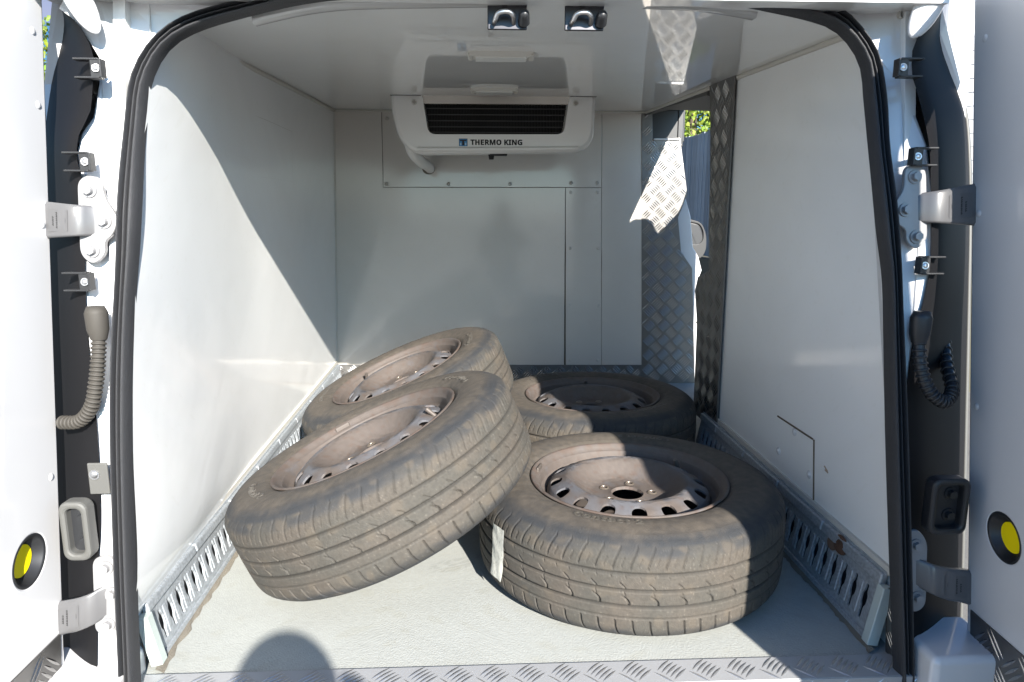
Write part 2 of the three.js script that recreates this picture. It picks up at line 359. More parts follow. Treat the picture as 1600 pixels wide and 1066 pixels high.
// kick plate along the foot of the bulkhead
plate('kick_plate', [[-0.634, 0.012], [0.7045, 0.012], [0.704, 0.085], [-0.632, 0.098]], [0, 0, ZB + 0.004], X, Y, Z, 0.003, 0.044, van, 0.01);
// plate wrapping the front edge of the right wall (u = -z, v = y)
const jz = (u) => u;
const jambPoly = [[1.921, 0.10], [2.140, 0.10], [2.132, 0.40], [2.163, 0.500], [2.137, 0.545], [2.034, 0.575], [2.050, 0.70], [2.052, 0.85], [2.066, 1.00], [2.086, 1.112], [1.882, 1.104]];
{
  const m = plate('jamb_plate', jambPoly, [0.6985, 0, 0], [-0.0025, 0, -1], [-0.018, 1, 0], [-1, 0, 0], 0.003, 0.047);
  m.userData.label = 'chequer plate strip on the front edge of the right wall';
  P('plate_joint', hexa([[0.6925, 0.391, -1.937], [0.6925, 0.397, -1.937], [0.692, 0.399, -2.162], [0.692, 0.393, -2.162]], [[0.697, 0.391, -1.937], [0.697, 0.397, -1.937], [0.697, 0.399, -2.162], [0.697, 0.393, -2.162]]), M.seam, m);
}
P('wall_end', hexa([[0.6995, -0.05, -1.925], [0.68, 1.12, -1.925], [0.84, 1.12, -1.925], [0.86, -0.05, -1.925]], [[0.703, -0.05, -2.04], [0.684, 1.12, -2.04], [0.86, 1.12, -2.12], [0.88, -0.05, -2.12]]), M.plasticGrey);
// rail and frame over the side opening, dark
P('sliding_door_rail', merge([
  hexa([[0.682, 1.20, -2.14], [0.682, 1.21, -2.70], [0.684, 1.135, -2.70], [0.684, 1.095, -2.14]], [[0.86, 1.20, -2.14], [0.86, 1.21, -2.70], [0.86, 1.180, -2.70], [0.86, 1.045, -2.14]]),
  hexa([[0.682, 1.21, -2.70], [0.682, 1.22, -3.0], [0.684, 1.145, -3.0], [0.684, 1.135, -2.70]], [[0.86, 1.21, -2.70], [0.86, 1.22, -3.0], [0.86, 1.190, -3.0], [0.86, 1.180, -2.70]]),
]), M.plasticGrey);
P('door_frame_trim', merge([box(0.16, 0.13, 0.04, 0.775, 1.105, -2.965, 0.004), box(0.025, 0.16, 0.03, 0.836, 1.10, -2.955, 0.004)]), M.plastic);
P('sill_ledge', box(0.11, 0.006, 0.02, 0.775, 1.0485, -2.928, 0.001), M.paint);
// painted pillar edge outside the plate
{
  const s = shapeOf([[0.87, -0.05], [0.962, -0.05], [0.951, 0.30], [0.945, 0.46], [0.958, 0.50], [0.940, 0.56], [0.915, 0.60], [0.897, 0.735], [0.872, 0.81], [0.83, 0.74], [0.83, 0.5], [0.87, 0.35]]);
  P('door_pillar', metreUV(extrude(s, 0.03, 0.004).translate(0, 0, -2.982)), M.paint);
  P('door_seal_strip', tube([[0.905, 0.42, -2.96], [0.880, 0.56, -2.962], [0.868, 0.66, -2.962], [0.862, 0.78, -2.962]], 0.010, 20, 8), M.plasticGrey);
}
// unseen sliding door slid back outside, top edge shaped to cut the sun patch
{
  const s = shapeOf(roundPoly([[1.45, -0.35], [2.66, -0.35], [2.68, 1.00], [2.58, 0.94], [2.30, 0.985], [2.18, 1.03], [2.02, 1.22], [1.45, 1.24]], [0.05, 0.05, 0.03, 0.05, 0.1, 0.08, 0.1, 0.05], 6));
  P('sliding_door_occluder', metreUV(basis(extrude(s, 0.045, 0.008), [0.985, 0, 0], [0, 0, -1], [-0.02, 1, 0], [1, 0, 0])), M.paint);
}
// body shell that keeps the daylight out
P('body_side', hexa([[-0.735, -0.35, -1.09], [-0.715, 0.95, -1.21], [-0.76, 0.95, -3.2], [-0.79, -0.35, -3.2]], [[-0.70, -0.35, -1.09], [-0.69, 0.95, -1.21], [-0.72, 0.95, -3.2], [-0.75, -0.35, -3.2]]), M.paint);
P('body_side', hexa([[0.86, -0.35, -1.09], [0.845, 0.93, -1.21], [0.86, 0.93, -2.14], [0.88, -0.35, -2.14]], [[0.82, -0.35, -1.09], [0.81, 0.93, -1.21], [0.82, 0.93, -2.14], [0.84, -0.35, -2.14]]), M.paint);
P('roof', merge([
  hexa([[-0.60, 1.235, -1.125], [0.66, 1.235, -1.125], [0.68, 1.25, -3.2], [-0.66, 1.25, -3.2]], [[-0.60, 1.205, -1.125], [0.66, 1.205, -1.125], [0.68, 1.22, -3.2], [-0.66, 1.22, -3.2]]),
  hexa([[-0.715, 0.95, -1.21], [-0.60, 1.235, -1.125], [-0.66, 1.25, -3.2], [-0.76, 0.95, -3.2]], [[-0.68, 0.95, -1.21], [-0.58, 1.215, -1.125], [-0.64, 1.225, -3.2], [-0.73, 0.95, -3.2]]),
  hexa([[0.845, 0.93, -1.21], [0.66, 1.235, -1.125], [0.675, 1.245, -2.14], [0.86, 0.93, -2.14]], [[0.81, 0.93, -1.21], [0.64, 1.20, -1.125], [0.655, 1.21, -2.14], [0.82, 0.93, -2.14]]),
  hexa([[0.86, 1.215, -2.14], [0.66, 1.235, -2.14], [0.68, 1.25, -3.2], [0.86, 1.225, -3.2]], [[0.86, 1.20, -2.14], [0.66, 1.205, -2.14], [0.68, 1.21, -3.2], [0.86, 1.205, -3.2]]),
]), M.paint);
P('cab_wall', box(1.5, 1.5, 0.03, 0.05, 0.5, -3.02, 0), M.plasticGrey).visible = true;

// ---- lashing rails low on both walls
function rail(side) {
  const x = side < 0 ? xL : xR, h = side < 0 ? 0.108 : 0.132, z0 = -1.055, len = side < 0 ? 1.84 : 0.98;
  const foot = side < 0 ? -0.545 : 0.671;                         // where it meets the floor
  const rg = new THREE.Group(); rg.name = 'lashing_rail'; van.add(rg);
  rg.userData.label = side < 0 ? 'sunlit slotted lashing rail along the left wall' : 'shaded slotted lashing rail along the right wall';
  // u runs into the van, v runs up, w points to the middle of the van
  const top = x(h, z0) - side * 0.004, dx = side < 0 ? -0.030 : -0.004;
  const U = V(dx * 1.0, 0, -1).normalize().toArray(), Vv = V(top - foot, h, 0).normalize().toArray();
  const W = V().crossVectors(V(...U), V(...Vv)).normalize().multiplyScalar(1).toArray();
  const inward = W[0] * -side > 0 ? 1 : -1, Wi = W.map((k) => k * inward);
  const H = Math.hypot(top - foot, h), o = [foot - side * 0.0, 0.001, z0];
  const s = shapeOf([[0, 0], [len, 0], [len, H], [0, H]]);
  const lo = H * 0.20, hi = H * 0.68, pitch = 0.036, slots = [];
  for (let u = 0.028; u < len - 0.03; u += pitch) {
    const c = u + 0.008, w = 0.0042, my = (lo + hi) / 2 + 0.004, ww = 0.0085;
    const pts = roundPoly([[c - w, lo], [c + w, lo], [c + w, my - 0.014], [c + ww, my - 0.008], [c + ww, my + 0.008], [c + w, my + 0.014], [c + w, hi], [c - w, hi], [c - w, my + 0.014], [c - ww, my + 0.008], [c - ww, my - 0.008], [c - w, my - 0.014]], 0.003, 2);
    s.holes.push(pathOf(pts)); slots.push(u);
  }
  P('slotted_face', metreUV(basis(extrude(s, 0.003, 0.0006), o, U, Vv, Wi)), M.galv, rg);
  P('rail_back', metreUV(basis(new THREE.BoxGeometry(len, H * 0.98, 0.002).translate(len / 2, H / 2, -0.014), o, U, Vv, Wi)), M.darkSteel, rg);
  for (const u of slots) {                                       // pressed ribs between the slots
    const r = new RoundedBoxGeometry(0.013, hi - lo, 0.008, 2, 0.003).translate(u + 0.026, (lo + hi) / 2, 0.001);
    P('pressed_rib', metreUV(basis(r, o, U, Vv, Wi)), M.galv, rg);
  }
  // top flange in lengths, with short gaps between
  for (let u = 0, k = 0; u < len - 0.02; u += 0.21, k++) {
    const l = Math.min(0.207, len - u);
    P('top_flange', metreUV(basis(new RoundedBoxGeometry(l, H * 0.16, 0.012, 2, 0.004).translate(u + l / 2, H * 0.885, 0.004), o, U, Vv, Wi)), M.galv, rg);
  }
  P('bottom_flange', metreUV(basis(new RoundedBoxGeometry(len, H * 0.10, 0.009, 2, 0.003).translate(len / 2, H * 0.05, 0.003), o, U, Vv, Wi)), M.galv, rg);
  P('end_cap', metreUV(basis(new RoundedBoxGeometry(0.020, H * 0.80, 0.020, 2, 0.002).translate(-0.010, H * 0.44, 0.004), o, U, Vv, Wi)), M.galvCap, rg);
  // back strip and dirty sealant where it meets the floor
  P('cover_strip', sideSlab((y, z) => x(y, z) - side * 0.006, h - 0.002, h + 0.012, z0 + 0.02, z0 - len - 0.02, side * 0.006), M.bead, rg);
  const rows = [];
  for (let i = 0; i <= 120; i++) { const z = z0 + 0.03 - i / 120 * (len * 0.98), w = 0.007 + 0.004 * n2(z * 14, side) + 0.004 * n2(z * 47, side + 5), fx = foot + dx * (z0 - z) - side * 0.006; rows.push([[fx + side * 0.002, 0.0075, z], [fx - side * 0.003, 0.006, z], [fx - side * w * 0.7, 0.0032, z], [fx - side * w, 0.0006, z]]); }
  const cg = sheet(rows);
  P('floor_sealant', cg, Object.assign(M.caulk, { side: THREE.DoubleSide }), rg);
  if (side > 0) P('rust_patch', metreUV(basis(new THREE.SphereGeometry(0.020, 14, 8).scale(1.3, 0.9, 0.12).translate(0.135, H * 0.86, 0.008), o, U, Vv, Wi)), std({ color: lin(0.10, 0.05, 0.028), roughness: 0.95, bumpMap: T.rubber, bumpScale: 0.002 }), rg);
  if (side > 0) P('rust_patch', metreUV(basis(new THREE.SphereGeometry(0.012, 14, 8).scale(1.5, 1.2, 0.12).translate(0.165, H * 0.78, 0.006), o, U, Vv, Wi)), std({ color: lin(0.14, 0.085, 0.055), roughness: 0.95 }), rg);
}
rail(-1); rail(1);

// ---- chequer edge of the load floor
plate('sill_plate', [[-0.60, 0], [0.72, 0], [0.72, 0.056], [-0.60, 0.056]], [0, 0.0035, -0.962], X, [0, 0, -1], Y, 0.003, 0.042, van, 0.004, 0.002, M.sill);
plate('sill_plate', [[-0.62, -0.16], [0.74, -0.16], [0.74, 0.001], [-0.62, 0.001]], [0, 0.0025, -0.9605], X, Y, Z, 0.002, 0.042, van, 0, 0, M.sill);
plate('corner_plate', [[1.0, 0.0], [1.03, 0.0], [1.045, 0.11], [1.015, 0.13]], [0.689, 0, 0], [0, 0, -1], Y, [-1, 0, 0], 0.003, 0.034);

// ---- painted rear frame of the body round the opening
const sealOutL = [[-0.580, -0.160], [-0.577, 0.029], [-0.578, 0.244], [-0.574, 0.488], [-0.558, 0.679], [-0.555, 0.851], [-0.547, 0.962], [-0.510, 1.021], [-0.451, 1.058], [-0.308, 1.083], [-0.050, 1.108], [0.220, 1.112], [0.466, 1.097], [0.576, 1.086], [0.626, 1.045], [0.653, 1.005], [0.667, 0.940], [0.661, 0.842], [0.669, 0.636], [0.682, 0.475], [0.695, 0.270], [0.707, -0.004], [0.712, -0.160]];
const sealInL = [[-0.540, -0.160], [-0.540, 0.027], [-0.540, 0.194], [-0.538, 0.391], [-0.529, 0.584], [-0.514, 0.745], [-0.518, 0.861], [-0.516, 0.942], [-0.490, 0.992], [-0.441, 1.023], [-0.308, 1.050], [-0.050, 1.063], [0.220, 1.066], [0.431, 1.060], [0.533, 1.050], [0.577, 1.036], [0.608, 1.007], [0.625, 0.973], [0.628, 0.915], [0.622, 0.745], [0.637, 0.636], [0.641, 0.556], [0.649, 0.374], [0.661, 0.166], [0.671, -0.002], [0.674, -0.160]];
const NS = 150, so = resample(sealOutL, NS), si = resample(sealInL, NS);
{
  const out = [[-0.615, -0.160], [-0.613, 0.050], [-0.606, 0.200], [-0.600, 0.260], [-0.598, 0.360], [-0.602, 0.480], [-0.608, 0.560], [-0.608, 0.630], [-0.606, 0.774], [-0.614, 0.831], [-0.608, 0.862], [-0.594, 0.887], [-0.588, 0.939], [-0.588, 0.978], [-0.609, 1.021], [-0.634, 1.045], [-0.600, 1.120], [-0.520, 1.225], [0.640, 1.225], [0.715, 1.120], [0.735, 1.068], [0.712, 1.034], [0.688, 1.001], [0.687, 0.954], [0.692, 0.939], [0.702, 0.908], [0.717, 0.850], [0.722, 0.775], [0.722, 0.660], [0.711, 0.600], [0.697, 0.550], [0.688, 0.450], [0.692, 0.350], [0.697, 0.250], [0.709, 0.100], [0.718, -0.160]];
  const s = shapeOf([...out, ...so.map(([x, y], i) => [mix(x, si[i][0], 0.36), mix(y, si[i][1], 0.36)]).reverse()]);
  const g = extrude(s, 0.03, 0.004);
  g.translate(0, 0, -0.03);
  const p = g.attributes.position;
  for (let i = 0; i < p.count; i++) p.setZ(i, p.getZ(i) + zF(p.getX(i), p.getY(i), -0.022));
  g.computeVertexNormals();
  P('rear_frame', metreUV(g), M.paint);
  // moulded corner caps above the trims
  const capG = new THREE.SphereGeometry(1, 24, 16);
  P('corner_cap', capG.clone().scale(0.020, 0.055, 0.012).rotateZ(0.45).translate(-0.595, 1.055, zA(1.04, -0.012)), M.paint);
  P('corner_cap', capG.clone().scale(0.022, 0.055, 0.012).rotateZ(-0.45).translate(0.700, 1.062, zA(1.04, -0.012)), M.paint);
}
// black rubber seal: wide outer lip, groove, inner bulb
function sealStrip(a, b, prof, i0 = 0, i1 = NS - 1) {
  const rows = [];
  for (let i = i0; i <= i1; i++) {
    const u = so[i], v = si[i];
    rows.push(prof.map(([t, h]) => { const x = mix(u[0], v[0], mix(a, b, t)), y = mix(u[1], v[1], mix(a, b, t)); return [x, y, zF(x, y, h - 0.006)]; }));
  }
  return sheet(rows);
}
const arch = (h, n = 9) => Array.from({ length: n }, (_, k) => [k / (n - 1), h * Math.sin(Math.PI * k / (n - 1)) ** 0.6 - 0.01]);
M.rubber.side = THREE.DoubleSide;
const seal = new THREE.Group(); seal.name = 'door_seal'; van.add(seal);
P('outer_lip', merge([sealStrip(0.26, 0.46, arch(0.024)), sealStrip(0.44, 0.64, arch(0.020))]), M.rubber, seal);
P('sealing_bulb', sealStrip(0.62, 0.97, arch(0.026, 13)), M.rubber, seal);
// white lip of the roof lining over the bulb, greyed to paint in its shade
{
  const rows = [];
  for (let i = 0; i < NS; i++) if (si[i][1] > 1.01 && si[i][0] > -0.375 && si[i][0] < 0.46) { const [x, y] = si[i]; const z = (d) => zF(x, y, d); rows.push([[x, y + 0.018, z(-0.036)], [x, y + 0.003, z(-0.032)], [x, y - 0.004, z(-0.036)], [x, y - 0.003, z(-0.055)], [x, y + 0.012, z(-0.10)]]); }
  const lip = M.wall.clone(); lip.side = THREE.DoubleSide; lip.color.setRGB(0.42, 0.42, 0.41);
  P('lining_lip', sheet(rows), lip);
}

// ---- black trims on the pillars with their clips
const trimMat = phy({ color: lin(0.008, 0.008, 0.009), roughness: 0.55, specularIntensity: 0.25, side: THREE.DoubleSide });
function trim(inner, outer, side) {
  const n = 60, a = resample(inner, n), b = resample(outer, n), rows = [];
  for (let i = 0; i < n; i++) {
    const r = [];
    for (let k = 0; k <= 10; k++) { const t = k / 10, y = mix(a[i][1], b[i][1], t), bow = 0.020 * Math.sin(Math.PI * Math.min(1, t * 1.15)) ; r.push([mix(a[i][0], b[i][0], t), y, zA(y, mix(-0.012, -0.13, t ** 1.5) - bow * 0.4)]); }
    rows.push(r);
  }
  const m = P('pillar_trim', sheet(rows), trimMat);
  m.userData.label = side < 0 ? 'black plastic trim down the left rear pillar' : 'black plastic trim down the right rear pillar';
  const edge = b.map(([x, y]) => [x, y, zA(y, -0.13)]);
  P('trim_edge', tube(edge, 0.004, 60, 6), side < 0 ? M.glass : M.plasticGrey, m);
  return m;
}
const trimL = trim([[-0.616, 1.035], [-0.599, 1.021], [-0.577, 0.978], [-0.578, 0.939], [-0.585, 0.887], [-0.600, 0.862], [-0.606, 0.831], [-0.598, 0.774], [-0.600, 0.630], [-0.600, 0.56], [-0.594, 0.48], [-0.590, 0.36], [-0.592, 0.26], [-0.598, 0.2], [-0.605, 0.05], [-0.615, -0.1]],
  [[-0.679, 1.066], [-0.690, 1.03], [-0.704, 0.98], [-0.716, 0.92], [-0.725, 0.86], [-0.735, 0.78], [-0.738, 0.67], [-0.742, 0.5], [-0.744, 0.3], [-0.745, 0.1], [-0.745, -0.1]], -1);
const trimR = trim([[0.720, 1.058], [0.702, 1.034], [0.678, 1.001], [0.677, 0.954], [0.682, 0.939], [0.692, 0.908], [0.707, 0.850], [0.712, 0.775], [0.714, 0.66], [0.704, 0.60], [0.690, 0.55], [0.680, 0.45], [0.684, 0.35], [0.690, 0.25], [0.702, 0.1], [0.71, -0.1]],
  [[0.793, 1.092], [0.805, 1.05], [0.820, 1.00], [0.836, 0.95], [0.849, 0.911], [0.858, 0.83], [0.862, 0.74], [0.864, 0.6], [0.866, 0.4], [0.868, 0.1], [0.868, -0.1]], 1);
function clip(x, y, side, parent, w = 0.030, h = 0.026) {
  const c = new THREE.Group(); c.name = 'trim_clip'; parent.add(c);
  const z = zA(y, 0.0), parts = [box(w * 0.55, h, 0.004, x - side * 0.006, y, z, 0.001)];
  for (const s of [-1, 1]) parts.push(box(w + 0.006, 0.003, 0.016, x + side * 0.008, y + s * h / 2, z - 0.005, 0.001));
  parts.push(box(0.003, h, 0.016, x - side * 0.014, y, z - 0.002, 0.0008));
  put('trim_clip', merge(parts), M.plastic, c);
  parent.remove(c); const m = put('trim_clip', merge(parts), M.plastic, parent);
  return m;
}
for (const [x, y] of [[-0.572, 0.952], [-0.593, 0.817], [-0.600, 0.641]]) { clip(x, y, -1, trimL); rivet(trimL, x + 0.007, y, zA(y, 0.003), [0, 0.13, 1], 0.75, 'clip_screw', M.steel); }
for (const [x, y] of [[0.660, 0.964], [0.687, 0.829], [0.703, 0.661]]) { clip(x, y, 1, trimR); rivet(trimR, x - 0.007, y, zA(y, 0.003), [0, 0.13, 1], 0.75, 'clip_screw', M.steel); }

// ---- hinges
const boltGeo = merge([new THREE.CylinderGeometry(0.0068, 0.0072, 0.008, 6).translate(0, 0.006, 0), new THREE.CylinderGeometry(0.0105, 0.0112, 0.003, 20).translate(0, 0.0015, 0)]);
function markTex() {
  const c = document.createElement('canvas'); c.width = 256; c.height = 256;
  const k = c.getContext('2d'); k.fillStyle = '#fff'; k.fillRect(0, 0, 256, 256); k.strokeStyle = '#222'; k.lineWidth = 6;
  k.beginPath(); k.ellipse(205, 128, 22, 62, 0, 0, 7); k.stroke(); k.lineWidth = 9;
  for (const [x, a, b] of [[158, 60, 200], [118, 40, 215], [70, 90, 190]]) for (let y = a; y < b; y += 21) { k.beginPath(); k.moveTo(x - 9, y); k.lineTo(x + 9, y + (y % 2 ? 3 : -3)); k.moveTo(x + 7, y); k.lineTo(x + 5, y + 12); k.stroke(); }
  const t = new THREE.CanvasTexture(c); t.colorSpace = THREE.SRGBColorSpace; return t;
}
const armMat = M.hinge.clone(); armMat.map = null;
const stampMat = phy({ color: lin(0.095, 0.095, 0.098), map: markTex(), roughness: 0.4 });
function hinge(side, outline, bolts, arm, label) {
  const h = new THREE.Group(); h.name = 'door_hinge'; van.add(h); h.userData.label = label;
  const y0 = outline.reduce((a, p) => a + p[1], 0) / outline.length;
  const g = extrude(shapeOf(roundPoly(outline, 0.012, 5)), 0.006, 0.0016);
  const p = g.attributes.position; for (let i = 0; i < p.count; i++) p.setZ(i, p.getZ(i) + zA(p.getY(i), -0.018)); g.computeVertexNormals();
  P('hinge_plate', metreUV(g), M.hinge, h);
  for (const [x, y] of bolts) { const b = put('hinge_bolt', boltGeo, M.hinge, h); b.position.set(x, y, zA(y, -0.011)); b.quaternion.setFromUnitVectors(V(0, 1, 0), V(0, 0.13, 1).normalize()); }
  // curved arm: rows across, from the plate out to the door
  const [tl, tr, br, bl] = arm, rows = [];
  for (let k = 0; k <= 14; k++) {
    const t = k / 14, top = [mix(tl[0], tr[0], t), mix(tl[1], tr[1], t)], bot = [mix(bl[0], br[0], t), mix(bl[1], br[1], t)];
    const z = -0.012 + 0.016 * smooth(0, 0.25, t) - 0.022 * smooth(0.3, 1, t);
    rows.push([...[0, 0.08, 0.5, 0.92, 1].map((s, i) => { const y = mix(top[1], bot[1], s); return [mix(top[0], bot[0], s), y, zA(y, z - (i === 0 || i === 4 ? 0.004 : 0))]; }),
      ...[1, 0].map((s) => { const y = mix(top[1], bot[1], s); return [mix(top[0], bot[0], s), y, zA(y, z - 0.010)]; }), [top[0], top[1], zA(top[1], z - 0.004)]]);
  }
  const am = M.hinge.clone(); am.side = THREE.DoubleSide;
  am.color.setRGB(0.095, 0.095, 0.098); P('hinge_arm', sheet(rows), am, h);
  const q = (t, s) => { const x = mix(mix(tl[0], tr[0], t), mix(bl[0], br[0], t), s), y = mix(mix(tl[1], tr[1], t), mix(bl[1], br[1], t), s); return [x, y, zA(y, -0.012 + 0.016 * smooth(0, 0.25, t) - 0.022 * smooth(0.3, 1, t) + 0.0006)]; };
  const a = q(0.40, 0.18), b = q(0.85, 0.18), c = q(0.85, 0.82), d = q(0.40, 0.82);
  const qg = new THREE.BufferGeometry(); qg.setAttribute('position', new THREE.Float32BufferAttribute([...a, ...b, ...c, ...a, ...c, ...d], 3)); qg.setAttribute('uv', new THREE.Float32BufferAttribute([1, 1, 0, 1, 0, 0, 1, 1, 0, 0, 1, 0], 2)); qg.computeVertexNormals();
  const sm = stampMat.clone(); sm.side = THREE.DoubleSide;
  P('stamped_marking', qg, sm, h);
}
hinge(-1, [[-0.606, 0.79], [-0.588, 0.80], [-0.570, 0.790], [-0.568, 0.765], [-0.548, 0.735], [-0.556, 0.710], [-0.570, 0.700], [-0.568, 0.680], [-0.588, 0.664], [-0.606, 0.680]],
  [[-0.588, 0.775], [-0.568, 0.729], [-0.587, 0.686]], [[-0.578, 0.752], [-0.668, 0.760], [-0.668, 0.704], [-0.580, 0.709]], 'upper hinge on the left rear pillar, grey arm with stamped marks');
hinge(1, [[0.703, 0.81], [0.686, 0.822], [0.668, 0.812], [0.668, 0.780], [0.650, 0.752], [0.656, 0.726], [0.674, 0.716], [0.672, 0.698], [0.690, 0.683], [0.708, 0.700]],
  [[0.684, 0.798], [0.670, 0.747], [0.689, 0.705]], [[0.686, 0.772], [0.80, 0.790], [0.80, 0.722], [0.688, 0.728]], 'upper hinge on the right rear pillar, grey arm with stamped marks');
hinge(-1, [[-0.606, 0.215], [-0.588, 0.222], [-0.572, 0.215], [-0.566, 0.17], [-0.566, 0.12], [-0.580, 0.095], [-0.606, 0.10]],
  [[-0.585, 0.202], [-0.577, 0.161], [-0.585, 0.113]], [[-0.582, 0.176], [-0.68, 0.140], [-0.68, 0.086], [-0.584, 0.126]], 'lower hinge on the left rear pillar');
hinge(1, [[0.69, 0.235], [0.708, 0.235], [0.722, 0.215], [0.722, 0.11], [0.706, 0.098], [0.69, 0.105]],
  [[0.702, 0.210], [0.706, 0.124]], [[0.699, 0.190], [0.81, 0.158], [0.81, 0.100], [0.700, 0.144]], 'lower hinge on the right rear pillar');

// ---- wiring hoses, door stops, bumper ends
function hose(pts, boot, label) {
  const c = new THREE.CatmullRomCurve3(pts.map((p) => V(...p))), n = 26, list = [];
  const core = new THREE.TubeGeometry(c, 60, 0.0085, 12, false); list.push(core);
  for (let i = 0; i <= n; i++) { const t = 0.02 + 0.96 * i / n, p = c.getPoint(t), d = c.getTangent(t); const r = new THREE.TorusGeometry(0.0086, 0.0024, 6, 16); r.applyQuaternion(new THREE.Quaternion().setFromUnitVectors(V(0, 0, 1), d)); r.translate(p.x, p.y, p.z); list.push(r); }
  const m = P('wiring_hose', merge(list), boot ? M.boot : M.plastic); m.userData.label = label;
  const b = lathe([[0.0, 0.05], [0.012, 0.05], [0.016, 0.04], [0.015, 0.015], [0.011, 0.0]], 18); b.translate(pts[0][0], pts[0][1] - 0.004, pts[0][2]);
  P('hose_boot', b, boot ? M.boot : M.plastic, m);
}
hose([[-0.574, 0.560, zA(0.56, 0.006)], [-0.575, 0.525, zA(0.52, 0.008)], [-0.580, 0.490, zA(0.49, 0.008)], [-0.590, 0.455, zA(0.455, 0.004)], [-0.612, 0.432, zA(0.43, -0.004)], [-0.65, 0.425, zA(0.42, -0.02)]], true, 'dusty corrugated wiring hose on the left pillar');
hose([[0.687, 0.545, zA(0.54, 0.006)], [0.689, 0.500, zA(0.50, 0.012)], [0.702, 0.465, zA(0.465, 0.016)], [0.724, 0.450, zA(0.45, 0.016)], [0.745, 0.462, zA(0.462, 0.004)], [0.772, 0.495, zA(0.495, -0.05)], [0.80, 0.54, zA(0.54, -0.10)]], false, 'black corrugated wiring hose looping on the right pillar');
function stop(x, y, side) {
  const hw = side < 0 ? 0.021 : 0.031;
  const g = new THREE.Group(); g.name = 'door_stop'; van.add(g);
  g.userData.label = side < 0 ? 'rounded door stop cover on the left pillar' : 'black rounded door stop cover on the right pillar';
  const s = shapeOf(roundRect(-hw, -0.047, hw, 0.047, 0.014)); s.holes.push(pathOf(roundRect(-hw + 0.010, -0.036, hw - 0.010, 0.036, 0.008)));
  const z = zA(y, 0.0);
  P('stop_rim', extrude(s, 0.016, 0.004).translate(x, y, z), side < 0 ? M.plasticGrey : M.plastic, g);  // left rim takes a paler grey, painting in the sunlight on it
  P('stop_recess', box(hw * 1.6, 0.076, 0.006, x, y, z + 0.002, 0.002), M.plastic, g);
  for (const k of [-1, 1]) { const b = put('stop_knob', boltGeo, M.plastic, g); b.position.set(x + 0.008, y + k * 0.018, z + 0.004); b.rotation.x = Math.PI / 2; }
}
stop(-0.613, 0.272, -1); stop(0.737, 0.284, 1);
P('bracket_tab', box(0.03, 0.05, 0.004, -0.585, 0.345, zA(0.345, 0.0), 0.002), M.plasticGrey);
rivet(van, -0.590, 0.352, zA(0.352, 0.003), [0, 0, 1], 1.0, 'tab_screw', M.steel);
P('rear_bumper', merge([box(0.20, 0.26, 0.12, -0.66, -0.085, -0.985, 0.012), box(0.13, 0.26, 0.12, 0.765, -0.072, -0.985, 0.012), box(1.7, 0.12, 0.10, 0.06, -0.24, -0.94, 0.012)]), M.paint);

